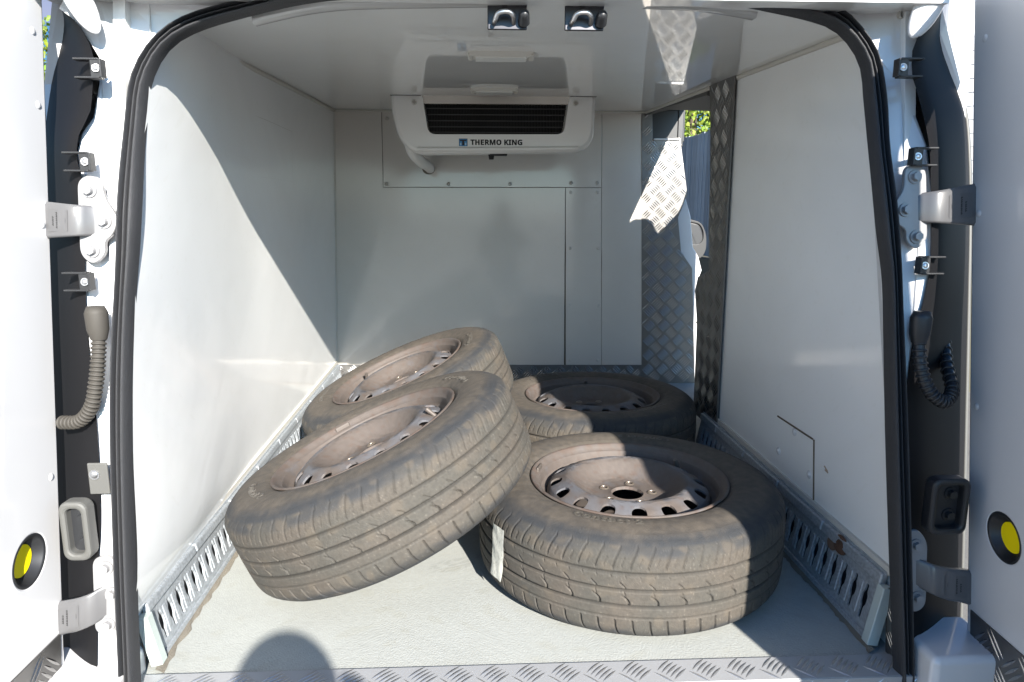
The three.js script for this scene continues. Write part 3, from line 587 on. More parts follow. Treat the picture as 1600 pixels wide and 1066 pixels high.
// ---- rear doors
function rearDoor(side) {
  const d = new THREE.Group(); d.name = 'rear_door'; van.add(d);
  d.userData.label = side < 0 ? 'left rear door swung open, its white inner panel in full sun' : 'right rear door swung open, its white inner panel in shade';
  const x0 = side < 0 ? -0.667 : 0.809, lean = side < 0 ? 0.008 : -0.020, w = side < 0 ? 0.80 : 0.83, turn = side < 0 ? 0 : -0.055;
  const U = [side * Math.sin(turn), 0, Math.cos(turn)], Vv = [lean, 1, -0.13];
  const W = [-side * Math.cos(turn), 0, side < 0 ? 0 : Math.sin(turn)];   // towards the opening
  const o = [x0, 0, -0.995];
  const frame = roundPoly([[0, -0.14], [w, -0.14], [w, 0.72], [w - 0.20, 1.16], [0, 1.16]], [0.02, 0.04, 0.20, 0.15, 0.04], 8);
  const addedPane = side < 0 ? null : roundPoly([[0.17, 0.60], [0.44, 0.60], [0.44, 1.07], [0.17, 1.07]], 0.02, 5);  // invented opening, right door only, lets sun reach the pillar
  const hx = side < 0 ? 0.076 : 0.086, hy = side < 0 ? 0.243 : 0.252, hole = Array.from({ length: 40 }, (_, i) => [hx + 0.0335 * Math.cos(i / 40 * 2 * Math.PI), hy + 0.0335 * Math.sin(i / 40 * 2 * Math.PI)]);
  const s1 = shapeOf(frame); s1.holes.push(pathOf(hole)); if (addedPane) s1.holes.push(pathOf(addedPane));
  P('door_frame', metreUV(basis(extrude(s1, 0.055, 0.006).translate(0, 0, -0.058), o, U, Vv, W)), M.paint, d);
  const inner = roundPoly([[0.012, -0.13], [w - 0.03, -0.13], [w - 0.03, 0.70], [w - 0.22, 1.10], [0.105, 1.10], [0.012, 0.92]], [0.01, 0.02, 0.1, 0.1, 0.10, 0.12], 8);
  if (addedPane) P('added_door_window', basis(extrude(shapeOf(roundPoly([[0.165, 0.595], [0.445, 0.595], [0.445, 1.075], [0.165, 1.075]], 0.03, 5)), 0.003, 0).translate(0, 0, -0.030), o, U, Vv, W), phy({ color: 0xffffff, transmission: 1, thickness: 0, roughness: 0.02 }), d);  // added glazing, unseen, passes sun on to the pillar
  const s2 = shapeOf(inner); s2.holes.push(pathOf(hole)); if (addedPane) s2.holes.push(pathOf(addedPane));
  P('inner_panel', metreUV(basis(extrude(s2, 0.004, 0.001).translate(0, 0, -0.003), o, U, Vv, W)), M.door, d);
  // release cup: black ring, cone, yellow disc at its bottom
  const cup = lathe([[0.0200, -0.012], [0.0235, -0.0115], [0.0320, 0.001], [0.0345, 0.0028], [0.0375, 0.0024], [0.0385, 0.0005], [0.0335, -0.001], [0.0335, -0.022], [0.0200, -0.022]], 48).rotateX(Math.PI / 2).translate(hx, hy, 0.0);
  const cg = P('release_cup', basis(cup, o, U, Vv, W), Object.assign(M.plastic.clone(), { side: THREE.DoubleSide }), d);
  P('yellow_disc', basis(new THREE.CylinderGeometry(0.0225, 0.0225, 0.003, 40).rotateX(Math.PI / 2).translate(hx, hy, -0.0108), o, U, Vv, W), M.yellow, d);
  // rivets near the hinge edge
  for (const [u, v] of (side < 0 ? [[0.028, 1.005], [0.021, 0.725], [0.021, 0.345], [0.021, 0.90]] : [[0.030, 1.010], [0.020, 0.742], [0.020, 0.435]])) {
    const pt = V(...o).addScaledVector(V(...U), u).addScaledVector(V(...Vv), v).addScaledVector(V(...W), 0.001);
    rivet(d, pt.x, pt.y, pt.z, W, 1.15, 'rivet', M.paint);
  }
  // chequer kick plate at the foot of the door
  plate('kick_plate', [[0.014, -0.12], [w - 0.04, -0.12], [w - 0.04, 0.098], [0.014, 0.098]], V(...o).addScaledVector(V(...W), 0.0045).toArray(), U, Vv, W, 0.003, 0.05, d);
}
rearDoor(-1); rearDoor(1);

// ---- door catches under the roof edge
function striker(x, label) {
  const g = new THREE.Group(); g.name = 'door_striker'; van.add(g); g.userData.label = label;
  const y = 1.0455, z = zA(1.045, -0.045), w = 0.062;
  P('striker_plate', box(w, 0.040, 0.004, x, y, z, 0.0018), M.darkSteel, g);
  P('striker_loop', tube([[x - 0.021, y - 0.010, z + 0.002], [x - 0.019, y - 0.008, z + 0.016], [x - 0.014, y - 0.001, z + 0.022], [x + 0.001, y + 0.001, z + 0.023], [x + 0.008, y - 0.003, z + 0.019], [x + 0.010, y - 0.010, z + 0.002]], 0.0038, 30, 10), M.steel, g);
  P('rubber_buffer', merge([new THREE.CylinderGeometry(0.008, 0.0095, 0.016, 18).rotateX(Math.PI / 2 - 0.5).translate(x + 0.026, y - 0.005, z + 0.010), new THREE.SphereGeometry(0.008, 14, 10).translate(x + 0.026, y - 0.001, z + 0.017)]), M.plastic, g);
  P('plate_notch', box(0.008, 0.012, 0.002, x - 0.004, y + 0.014, z + 0.002, 0.0005), M.black, g);
}
striker(0.0425, 'left of the two black door catches under the roof edge'); striker(0.164, 'right of the two black door catches under the roof edge');

// ---- roof lamps
function roofLamp(x, z, label) {
  const g = new THREE.Group(); g.name = 'roof_lamp'; van.add(g); g.userData.label = label;
  const w = 0.146, h = 0.009;
  const yy = yC(z), s = -0.055;
  const bod = hexa([[x - w / 2, yy - 0.0, z + 0.012], [x + w / 2, yy, z + 0.012], [x + w / 2, yy + 0.003, z - 0.06], [x - w / 2, yy + 0.003, z - 0.06]], [[x - w / 2 + 0.012, yy - h, z], [x + w / 2 - 0.012, yy - h, z], [x + w / 2 - 0.012, yy - h + 0.003, z - 0.05], [x - w / 2 + 0.012, yy - h + 0.003, z - 0.05]]);
  P('lamp_body', bod, M.bead, g);
  P('lamp_lens', box(w - 0.034, 0.004, 0.04, x, yy - h - 0.0005, z - 0.025, 0.001), M.lens, g);
  for (const k of [-1, 1]) P('lamp_end', box(0.010, 0.008, 0.05, x + k * (w / 2 - 0.006), yy - 0.005, z - 0.022, 0.002), M.bead, g);
}
roofLamp(0.045, -1.56, 'roof lamp nearer the rear doors'); roofLamp(0.042, -2.19, 'roof lamp just in front of the cooling unit');

// ---- cooling unit
{
  const u = new THREE.Group(); u.name = 'refrigeration_unit'; van.add(u);
  u.userData.label = 'white cooling unit under the roof with a dark louvred opening and maker\'s name';
  const zf = -2.40;
  const ring = (lift, inset) => roundPoly([[-0.301 + inset, 1.136], [-0.299 + inset, 1.08], [-0.281 + inset, 0.990 + lift], [-0.225 + inset, 0.944 + lift - 0.004], [0.345 - inset, 0.950 + lift], [0.384 - inset, 0.985 + lift], [0.388 - inset, 1.08], [0.389 - inset, 1.136]], [0, 0.03, 0.05, 0.04, 0.03, 0.03, 0.03, 0], 6);
  const A = [[ring(0.010, 0.012), zf], [ring(0.003, 0.004), zf - 0.004], [ring(0, 0), zf - 0.014], [ring(0.0, 0), zf - 0.05], [ring(0.012, 0), zf - 0.062], [ring(0.014, 0.0), zf - 0.12], [ring(0.050, 0.0), zf - 0.27]];
  const rows = A.map(([r, z]) => r.map(([x, y]) => [x, y, z]));
  const um = M.unit.clone(); um.side = THREE.DoubleSide;
  const open = roundPoly([[-0.196, 1.136], [-0.177, 1.006], [0.281, 1.008], [0.300, 1.136]], [0, 0.024, 0.024, 0], 6);
  const fr = shapeOf([...ring(0.010, 0.012), ...open.slice().reverse()]);
  const front = new THREE.ShapeGeometry(fr).translate(0, 0, zf);
  const jamb = sheet(open.map(([x, y]) => [[x, y, zf], [x * 0.995, y + 0.001, zf - 0.006], [x * 0.99, y + 0.002, zf - 0.05]]));
  P('unit_housing', merge([toCreasedNormals(sheet(rows), 0.6), front, jamb]), um, u);
  P('coil_back', box(0.51, 0.135, 0.006, 0.052, 1.068, zf - 0.052, 0), M.coil, u);
  const fins = []; for (let x = -0.185; x < 0.295; x += 0.0052) fins.push(box(0.0007, 0.12, 0.010, x, 1.062, zf - 0.044, 0));
  P('coil_fin', merge(fins), M.coil, u).userData.kind = 'stuff';
  for (const y of [1.0945, 1.0745, 1.0545, 1.0345, 1.0165]) P('coil_tube', new THREE.CylinderGeometry(0.0017, 0.0017, 0.49, 8).rotateZ(Math.PI / 2).translate(0.052, y, zf - 0.034), M.coilTube, u);
  P('steel_strip', hexa([[-0.192, 1.106, zf - 0.008], [0.296, 1.106, zf - 0.008], [0.300, 1.132, zf - 0.004], [-0.195, 1.132, zf - 0.004]], [[-0.192, 1.106, zf - 0.03], [0.296, 1.106, zf - 0.03], [0.300, 1.132, zf - 0.03], [-0.195, 1.132, zf - 0.03]]), M.brushed, u);
  P('top_gap', merge([box(0.102, 0.003, 0.02, -0.250, 1.1315, zf - 0.0, 0), box(0.09, 0.003, 0.02, 0.345, 1.1315, zf - 0.0, 0)]), M.black, u);
  for (const x of [-0.222, 0.320]) { const b = put('cover_screw', new THREE.CylinderGeometry(0.0095, 0.0095, 0.005, 20).rotateX(Math.PI / 2), M.bead, u); b.position.set(x, 1.109, zf + 0.002); const h = put('cover_screw', new THREE.CylinderGeometry(0.006, 0.0065, 0.006, 16).rotateX(Math.PI / 2), M.brushed, u); h.position.set(x, 1.109, zf + 0.004); }
  // bead along the lower edge, drain elbow and its end at the bulkhead
  P('lower_bead', tube([[-0.215, 0.957, zf + 0.001], [0.06, 0.958, zf + 0.003], [0.33, 0.962, zf + 0.001]], 0.0075, 24, 10), M.unit, u);
  P('drain_pipe', tube([[-0.245, 0.985, zf - 0.03], [-0.238, 0.955, zf - 0.05], [-0.222, 0.932, zf - 0.14], [-0.212, 0.928, zf - 0.34], [-0.212, 0.927, ZB + 0.02]], 0.020, 30, 14), M.unit, u);
  P('pipe_sealant', new THREE.SphereGeometry(0.024, 16, 10).scale(1.1, 0.9, 0.4).translate(-0.218, 0.925, ZB + 0.006), M.caulk, u);
  P('drain_plug', merge([new THREE.CylinderGeometry(0.012, 0.008, 0.02, 14).translate(0.035, 0.938, zf - 0.05), box(0.06, 0.006, 0.04, 0.06, 0.944, zf - 0.05, 0.002)]), M.black, u);
  // maker's name and emblem
  const font = await new FontLoader().loadAsync('fonts/droid/droid_sans_bold.typeface.json');
  const t = new TextGeometry('THERMO KING', { font, size: 0.0168, depth: 0.0004, curveSegments: 4, bevelEnabled: true, bevelSize: 0.0006, bevelThickness: 0.0002, bevelSegments: 1 });
  t.computeBoundingBox(); const bb = t.boundingBox;
  t.translate(-bb.min.x, -bb.min.y, 0); t.scale(0.176 / (bb.max.x - bb.min.x), 1.0, 1);
  t.applyMatrix4(new THREE.Matrix4().makeShear(0, 0, 0.0, 0, 0, 0));
  P('maker_name', t.translate(-0.036, 0.9715, zf + 0.0004), M.ink, u);
  P('emblem_square', box(0.0285, 0.0245, 0.0006, -0.0605, 0.980, zf + 0.0006, 0), M.blueInk, u);
  const e = M.ink, ez = zf + 0.0012;
  P('emblem_letter', merge([box(0.0285, 0.0012, 0.0006, -0.0605, 0.9917, ez, 0), box(0.0012, 0.0245, 0.0006, -0.0743, 0.980, ez, 0), box(0.0012, 0.0245, 0.0006, -0.0467, 0.980, ez, 0), box(0.022, 0.0042, 0.0006, -0.0605, 0.9865, ez, 0), box(0.0072, 0.015, 0.0006, -0.0605, 0.9775, ez + 0.0004, 0)]), e, u);
  P('emblem_letter', merge([box(0.004, 0.008, 0.0006, -0.0690, 0.9745, ez, 0), box(0.004, 0.008, 0.0006, -0.0520, 0.9745, ez, 0)]), std({ color: lin(0.35, 0.55, 0.72), roughness: 0.5 }), u);
}

// ---- door mirror seen through the side opening
{
  const m = new THREE.Group(); m.name = 'door_mirror'; van.add(m);
  m.userData.label = 'grey door mirror outside the side opening';
  const cx = 1.105, cy = 0.615, z = -3.5, pts = roundPoly([[-0.075, -0.095], [0.02, -0.105], [0.05, -0.06], [0.048, 0.02], [0.02, 0.085], [-0.075, 0.11]], 0.03, 6);
  P('mirror_housing', extrude(shapeOf(pts), 0.08, 0.02).translate(cx, cy, z - 0.10), M.plastic, m);
  P('mirror_rim', extrude((() => { const s = shapeOf(pts); s.holes.push(pathOf(pts.map(([x, y]) => [x * 0.72 - 0.006, y * 0.55 + 0.03]))); return s; })(), 0.012, 0.003).translate(cx, cy, z - 0.01), std({ color: lin(0.02, 0.02, 0.02), roughness: 0.5 }), m);
  P('mirror_glass', extrude(shapeOf(pts.map(([x, y]) => [x * 0.70 - 0.006, y * 0.53 + 0.03])), 0.003, 0).translate(cx, cy, z - 0.006), M.glass, m);
  P('mirror_arm', box(0.12, 0.05, 0.05, cx - 0.12, cy - 0.05, z - 0.06, 0.02), M.plastic, m);
  P('cab_door', hexa([[0.86, -0.35, -3.02], [0.86, 0.60, -3.02], [0.90, 0.60, -4.2], [0.90, -0.35, -4.2]], [[0.94, -0.35, -3.02], [0.92, 0.60, -3.02], [0.96, 0.60, -4.2], [0.98, -0.35, -4.2]]), M.paint);
}

// ---------------------------------------------------------------- wheels
const TR = 0.3175;
const profile = [];
{
  const key = [[0.190, 0.070], [0.1985, 0.080], [0.206, 0.087], [0.214, 0.0925], [0.222, 0.0958], [0.232, 0.0985], [0.2425, 0.0998], [0.254, 0.1000], [0.265, 0.0990], [0.276, 0.0968], [0.286, 0.0935], [0.294, 0.0898], [0.301, 0.0852]];
  const c = new THREE.CatmullRomCurve3(key.map(([r, y]) => V(r, y, 0)), false, 'centripetal');
  for (const p of c.getSpacedPoints(26)) profile.push([p.x, p.y, 0]);
  const n = 74;
  for (let i = 1; i < n; i++) { const y = mix(0.0835, -0.0835, i / n), e = Math.abs(y) / 0.0835; profile.push([TR - 0.0022 * e * e - 0.0135 * e ** 9, y, 1]); }
  for (let i = 26; i >= 0; i--) profile.push([profile[i][0], -profile[i][1], 0]);
}
const line = (d, w) => Math.exp(-((d / w) ** 4));
function treadDepth(th, y) {
  const s = th * TR, circ = 2 * Math.PI * TR;
  let d = 0;
  for (const [yy, w, dep] of [[0.0385, 0.0022, 0.0050], [0.0085, 0.0021, 0.0055], [-0.0215, 0.0021, 0.0055], [-0.0435, 0.0011, 0.0028]]) d = Math.max(d, dep * line(y - yy, w));
  const per = (n, ph) => { const p = circ / n, q = (((s + ph) % p) + p) % p; return Math.min(q, p - q); };
  if (y > 0.045) d = Math.max(d, 0.0026 * line(per(66, (y - 0.045) * (y - 0.045) * 6.0 + 0.15 * (y - 0.045)), 0.0014) * smooth(0.045, 0.049, y) * (1 - smooth(0.0815, 0.0835, y) * 0.3));
  if (y > 0.050 && y < 0.066) d = Math.max(d, 0.0016 * line(per(66, 0.0145 + (y - 0.05) * 0.4), 0.0011));
  if (y < -0.047) d = Math.max(d, 0.0035 * line(per(66, 0.007 + (y + 0.047) * (y + 0.047) * 6.0), 0.0014) * smooth(-0.047, -0.050, y));
  if (y < 0.007 && y > -0.021) { const t = (0.007 - y) / 0.028; d = Math.max(d, 0.0042 * line(per(40, 0.030 * t + 0.014 * Math.sin(t * 3.0)), 0.0015) * smooth(0.25, 0.42, t)); d = Math.max(d, 0.002 * line(per(40, 0.024 + 0.010 * t), 0.0011) * (1 - smooth(0.30, 0.4, t))); }
  if (y > 0.012 && y < 0.036) { const t = (0.036 - y) / 0.024; d = Math.max(d, 0.003 * line(per(40, 0.028 * t), 0.0013) * smooth(0.55, 0.65, t)); d = Math.max(d, 0.0022 * line(per(80, 0.01 * t), 0.0011) * (1 - smooth(0.14, 0.22, t))); }
  return d;
}
function tyreGeo() {
  const NA = 1380, np = profile.length, pos = new Float32Array((NA + 1) * np * 3), col = new Float32Array((NA + 1) * np * 3), uv = new Float32Array((NA + 1) * np * 2), idx = new Uint32Array(NA * (np - 1) * 6);
  let o = 0;
  for (let i = 0; i <= NA; i++) {
    const th = (i % NA) / NA * 2 * Math.PI, c = Math.cos(th), s = Math.sin(th);
    for (let j = 0; j < np; j++, o++) {
      let [r, y, tr] = profile[j];
      let d = tr ? treadDepth(th, y) : 0;
      if (!tr) { const ay = Math.abs(y); for (const rr of [0.2225, 0.283]) r += 0; if (r > 0.21) y += Math.sign(y) * (0.0011 * line(r - 0.2185, 0.0022) + 0.0012 * line(r - 0.2835, 0.0016) - 0.0006 * line(r - 0.2895, 0.0012)); }
      const R = r - d;
      pos.set([R * c, y, R * s], o * 3); uv.set([i / NA * 2.0, j / np * 0.32], o * 2);
      const P3 = [c * r * 9, y * 14, s * r * 9];
      const a = n3(P3[0], P3[1], P3[2]), b = n3(P3[0] * 5 + 7, P3[1] * 3, P3[2] * 5), f = n3(P3[0] * 17, P3[1] * 9 + 3, P3[2] * 17);
      let k;
      const dust = [0.066, 0.056, 0.045], bare = [0.021, 0.023, 0.026], mid = [0.053, 0.049, 0.041];
      if (!tr) { const streak = smooth(0.2, 0.8, n3(th * 9, r * 20, y > 0 ? 1 : 5)) * 0.28; const band = smooth(0.268, 0.298, r); const w = clamp(band * 0.9 - 0.25 * a - 0.12 * b); k = dust.map((q, m) => mix(q * (1 + 0.18 * b + 0.10 * f), bare[m], clamp(w + streak * (0.5 + 0.5 * a)))); }
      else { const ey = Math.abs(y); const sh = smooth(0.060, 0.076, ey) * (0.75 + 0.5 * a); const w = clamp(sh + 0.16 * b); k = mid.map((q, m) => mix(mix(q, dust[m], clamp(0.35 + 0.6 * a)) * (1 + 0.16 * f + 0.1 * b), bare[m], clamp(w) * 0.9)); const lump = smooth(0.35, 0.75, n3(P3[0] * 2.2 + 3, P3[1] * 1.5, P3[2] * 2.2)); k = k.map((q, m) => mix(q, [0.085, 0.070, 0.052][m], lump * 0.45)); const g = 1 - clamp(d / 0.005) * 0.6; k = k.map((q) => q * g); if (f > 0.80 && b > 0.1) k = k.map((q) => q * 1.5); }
      col.set(k, o * 3);
    }
  }
  let q = 0;
  for (let i = 0; i < NA; i++) for (let j = 0; j < np - 1; j++) { const a = i * np + j; idx[q++] = a; idx[q++] = a + np; idx[q++] = a + 1; idx[q++] = a + 1; idx[q++] = a + np; idx[q++] = a + np + 1; }
  const g = new THREE.BufferGeometry();
  g.setAttribute('position', new THREE.BufferAttribute(pos, 3)); g.setAttribute('uv', new THREE.BufferAttribute(uv, 2)); g.setAttribute('color', new THREE.BufferAttribute(col, 3)); g.setIndex(new THREE.BufferAttribute(idx, 1));
  g.computeVertexNormals();
  // close the normal seam
  const nr = g.attributes.normal; for (let j = 0; j < np; j++) { const a = V().fromBufferAttribute(nr, j).add(V().fromBufferAttribute(nr, NA * np + j)).normalize(); nr.setXYZ(j, a.x, a.y, a.z); nr.setXYZ(NA * np + j, a.x, a.y, a.z); }
  return g;
}
function rimColour(g) {
  const p = g.attributes.position, col = new Float32Array(p.count * 3);
  for (let i = 0; i < p.count; i++) {
    const x = p.getX(i), y = p.getY(i), z = p.getZ(i), r = Math.hypot(x, z);
    const a = n3(x * 16, y * 16, z * 16), b = n3(x * 60, y * 60, z * 60 + 4), f = n3(x * 150, y * 150, z * 150);
    const dust = [0.083, 0.069, 0.061], grey_ = [0.090, 0.091, 0.100], dark = [0.05, 0.05, 0.055];
    let w = smooth(0.115, 0.128, r) * (1 - smooth(0.165, 0.172, r)) * clamp(0.62 + 0.8 * a);
    w = Math.max(w, smooth(0.55, 0.9, a) * 0.5);
    let k = dust.map((q, m) => mix(q * (1 + 0.10 * b + 0.06 * f), grey_[m], w));
    const sp = smooth(0.72, 0.9, b) * smooth(0.0, 0.5, a) * 0.5; k = k.map((q, m) => mix(q, dark[m], sp));
    const rust = Math.max(smooth(0.012, 0.007, Math.abs(r - 0.2065)) * smooth(-0.1, 0.6, n3(x * 30, 5, z * 30)), smooth(0.45, 0.8, n3(x * 45 + 9, y * 45, z * 45)) * 0.8, r < 0.04 ? 0.6 * smooth(-0.2, 0.6, b) : 0); k = k.map((q, m) => mix(q, [0.075, 0.042, 0.028][m], rust * 0.45));
    const rub = smooth(0.119, 0.124, r) * (1 - smooth(0.131, 0.136, r)) * smooth(0.15, 0.5, n3(x * 24, 8, z * 24)); k = k.map((q, m) => mix(q, [0.045, 0.047, 0.055][m], rub * 0.8));
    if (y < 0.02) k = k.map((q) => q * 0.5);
    col.set(k, i * 3);
  }
  g.setAttribute('color', new THREE.BufferAttribute(col, 3));
  return g;
}
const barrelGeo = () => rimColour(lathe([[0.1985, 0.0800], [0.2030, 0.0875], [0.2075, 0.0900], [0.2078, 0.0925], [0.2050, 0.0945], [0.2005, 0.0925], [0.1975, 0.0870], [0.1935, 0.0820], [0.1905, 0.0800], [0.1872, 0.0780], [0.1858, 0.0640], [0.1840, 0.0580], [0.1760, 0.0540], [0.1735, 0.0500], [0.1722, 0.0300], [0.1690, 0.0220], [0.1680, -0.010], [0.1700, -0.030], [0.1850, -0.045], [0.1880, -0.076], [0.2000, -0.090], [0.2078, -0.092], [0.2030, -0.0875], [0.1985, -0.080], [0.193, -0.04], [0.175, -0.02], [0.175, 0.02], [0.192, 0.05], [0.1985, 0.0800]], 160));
function discGeo() {
  const out = [[0.0330, 0.0510], [0.0345, 0.0530], [0.038, 0.0515], [0.0720, 0.0515], [0.0780, 0.0525], [0.0900, 0.0595], [0.1050, 0.0735], [0.1160, 0.0835], [0.1230, 0.0875], [0.1290, 0.0880], [0.1350, 0.0860], [0.1450, 0.0815], [0.1550, 0.0770], [0.1630, 0.0720], [0.1690, 0.0640], [0.1725, 0.0520]];
  const c = new THREE.CatmullRomCurve3(out.map(([r, y]) => V(r, y, 0)), false, 'centripetal'), top = c.getPoints(48).map((p) => [p.x, p.y]);
  const prof = [...top, ...top.slice().reverse().map(([r, y]) => [r - 0.0012, y - 0.004]), top[0]];
  let g = lathe(prof.reverse(), 144);
  const ev = new Evaluator(); ev.useGroups = false; ev.attributes = ['position', 'normal', 'uv'];
  let br = new Brush(g); br.updateMatrixWorld();
  const cuts = [];
  for (let i = 0; i < 16; i++) {
    const a = i / 16 * 2 * Math.PI, s = shapeOf(roundPoly([[-0.0165, 0.0120], [0.0165, 0.0120], [0.0130, -0.0095], [0, -0.0135], [-0.0130, -0.0095]], 0.010, 4));
    const h = extrude(s, 0.06, 0).rotateX(-Math.PI / 2);           // shape y goes to -z
    h.translate(0, 0.05, -0.1520).rotateY(a);
    cuts.push(h);
  }
  for (let i = 0; i < 5; i++) { const a = (i * 72 + 18) * RAD; cuts.push(new THREE.CylinderGeometry(0.0068, 0.0068, 0.06, 20).translate(0.054 * Math.cos(a), 0.05, 0.054 * Math.sin(a))); }
  const cb = new Brush(merge(cuts)); cb.updateMatrixWorld();
  br = ev.evaluate(br, cb, SUBTRACTION);
  const q = toCreasedNormals(br.geometry, 0.7);
  return rimColour(q);
}
const wheel = thing('car_wheel', '', 'wheel');
{
  put('tyre', tyreGeo(), M.tyre, wheel);
  M.rim.side = THREE.DoubleSide;
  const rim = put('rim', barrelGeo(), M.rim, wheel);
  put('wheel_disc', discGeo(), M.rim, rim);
  for (let i = 0; i < 5; i++) { const a = (i * 72 + 18) * RAD; const b = put('bolt_seat', lathe([[0.0068, 0.0], [0.0072, 0.0018], [0.0084, 0.0018], [0.0108, -0.0004]], 20), M.seat, rim); b.position.set(0.054 * Math.cos(a), 0.0525, 0.054 * Math.sin(a)); }
  put('balance_weight', box(0.036, 0.012, 0.006, 0, 0.087, -0.1950, 0.003).rotateY(0.9), M.lead, rim);
  const v = put('valve_stem', merge([new THREE.CylinderGeometry(0.0042, 0.0052, 0.030, 12), new THREE.CylinderGeometry(0.0050, 0.0050, 0.010, 12).translate(0, 0.018, 0)]), M.lead, rim);
  v.position.set(0.160 * Math.cos(-0.25), 0.075, 0.160 * Math.sin(-0.25)); v.rotation.set(0, 0.25, 0.5);
}
async function lettering(tyre, at) {
  const font = await new FontLoader().loadAsync('fonts/droid/droid_sans_bold.typeface.json');
  const t = new TextGeometry('Contact 2', { font, size: 0.017, depth: 0.0014, curveSegments: 3 });
  const g = t.toNonIndexed ? t : t; g.computeBoundingBox(); const w = g.boundingBox.max.x, p = g.attributes.position;
  for (let i = 0; i < p.count; i++) { const th = at - (p.getX(i) * 1.25 - w / 2) / 0.25, r = 0.246 - 0.0 - (0 - p.getY(i)) * -1 + 0.004, y = 0.0995 + p.getZ(i); p.setXYZ(i, r * Math.cos(th), y, r * Math.sin(th)); }
  g.computeVertexNormals();
  const lm = std({ color: lin(0.062, 0.056, 0.047), roughness: 0.6, side: THREE.DoubleSide });
  const m = put("raised_lettering", g, lm, tyre);
}
for (const at of [1.02 + 1.3, 1.02 + 1.3 + Math.PI]) await lettering(wheel.children[0], at);
function setWheel(w, c, ax, spin, label) {
  w.position.set(...c);
  const q = new THREE.Quaternion().setFromUnitVectors(V(0, 1, 0), V(...ax).normalize());
  w.quaternion.copy(q).multiply(new THREE.Quaternion().setFromAxisAngle(V(0, 1, 0), spin));
  w.userData = { label, category: 'wheel', group: 'four steel wheels with tyres lying in the van' };
}
const wheels = [wheel];
for (let i = 1; i < 4; i++) { const w = wheel.clone(); w.name = 'car_wheel_00' + i; scene.add(w); wheels.push(w); }
setWheel(wheels[0], [0.307, 0.1005, -1.368], [0, 1, 0], 0.33, 'wheel lying flat nearest on the right with a paper tag on its tread');
setWheel(wheels[1], [-0.2141, 0.2005, -1.3905], [-0.3997, 0.9166, 0.0097], -0.42, 'wheel leaning nearest on the left, propped on the flat wheel in front');
setWheel(wheels[2], [0.3385, 0.1005, -2.0484], [0, 1, 0], 1.3, 'wheel lying flat at the back right, half in shade by the bulkhead');
setWheel(wheels[3], [-0.2242, 0.1965, -2.0248], [-0.3746, 0.9243, 0.0731], 2.2, 'wheel leaning at the back left against the other tilted wheel');
// paper tag on the tread of the near flat wheel
{
  const rows = [], a0 = 2.64, w = 0.042;
  for (let i = 0; i <= 10; i++) { const r = []; for (let j = 0; j <= 6; j++) { const th = a0 + (j / 6 - 0.5) * w / TR + 0.02 * (i / 10), y = mix(0.055, -0.052, i / 10), R = TR + 0.0025 + 0.0012 * n2(i * 0.3, j * 0.4) + (i > 7 ? (i - 7) * 0.0012 : 0); r.push([R * Math.cos(th), y, R * Math.sin(th)]); } rows.push(r); }
  const pm = M.paper.clone(); pm.side = THREE.DoubleSide;
  pm.map = tex(128, 256, (u, v) => { const l = tn(u * 0.5, v, 24, 3) > 0.35 && tn(u, v, 6, 8) > -0.1 ? 0.55 : 0.95; return [l, l, l * 0.97]; });
  const t = put('paper_tag', sheet(rows), pm, wheels[0]); t.rotation.y = -0.33 + 0.0;
}
// ---------------------------------------------------------------- outside
const ground = put('ground', new THREE.PlaneGeometry(400, 400, 1, 1).rotateX(-Math.PI / 2).translate(0, -0.62, 0), M.tarmac);
{ const uv = ground.geometry.attributes.uv; for (let i = 0; i < uv.count; i++) uv.setXY(i, uv.getX(i) * 400, uv.getY(i) * 400); }
ground.userData.kind = 'structure';
const bank = put('bank', hexa([[2.25, -0.62, -5], [2.62, 0.25, -5], [8, 0.25, -5], [8, -0.62, -5]], [[1.75, -0.62, -14], [2.10, 0.25, -14], [8, 0.25, -14], [8, -0.62, -14]]), M.bank);
bank.userData.kind = 'structure';

{
  const f = thing('paling_fence', 'blue grey timber paling fence seen through the side opening of the van', 'fence');
  const geos = [0, 1, 2].map((k) => metreUV(new RoundedBoxGeometry(0.020, 1.32, 0.088, 1, 0.004).translate(0, 0.66, 0)));
  const mats = [0.85, 1, 1.2].map((k) => { const m = M.paling.clone(); m.color.multiplyScalar(k); return m; });
  for (let i = 0; i < 62; i++) {
    const z = -6.4 - i * 0.097, x = 2.72 + 0.075 * (z + 6.4) * 1.0;
    const p = put('paling', geos[i % 3], mats[Math.floor(rnd() * 3)], f);
    p.position.set(x + (rnd() - 0.5) * 0.012, 0.26 + (rnd() - 0.5) * 0.02, z); p.rotation.y = 0.075 + (rnd() - 0.5) * 0.1; p.rotation.x = (rnd() - 0.5) * 0.012;
    p.scale.y = 1.075 + 0.0;
  }
  for (const y of [0.55, 1.35]) put('fence_rail', hexa([[2.76, y, -6.3], [2.76, y + 0.08, -6.3], [2.31, y + 0.08, -12.4], [2.31, y, -12.4]], [[2.80, y, -6.3], [2.80, y + 0.08, -6.3], [2.35, y + 0.08, -12.4], [2.35, y, -12.4]]), M.paling, f);
}
const leafGeo = (() => { const g = new THREE.BufferGeometry(); g.setAttribute('position', new THREE.Float32BufferAttribute([0, 0, 0, 0.5, 0.12, 0.35, 1, 0, 0, 0.5, 0.12, -0.35], 3)); g.setIndex([0, 1, 2, 0, 2, 3]); g.computeVertexNormals(); return g; })();
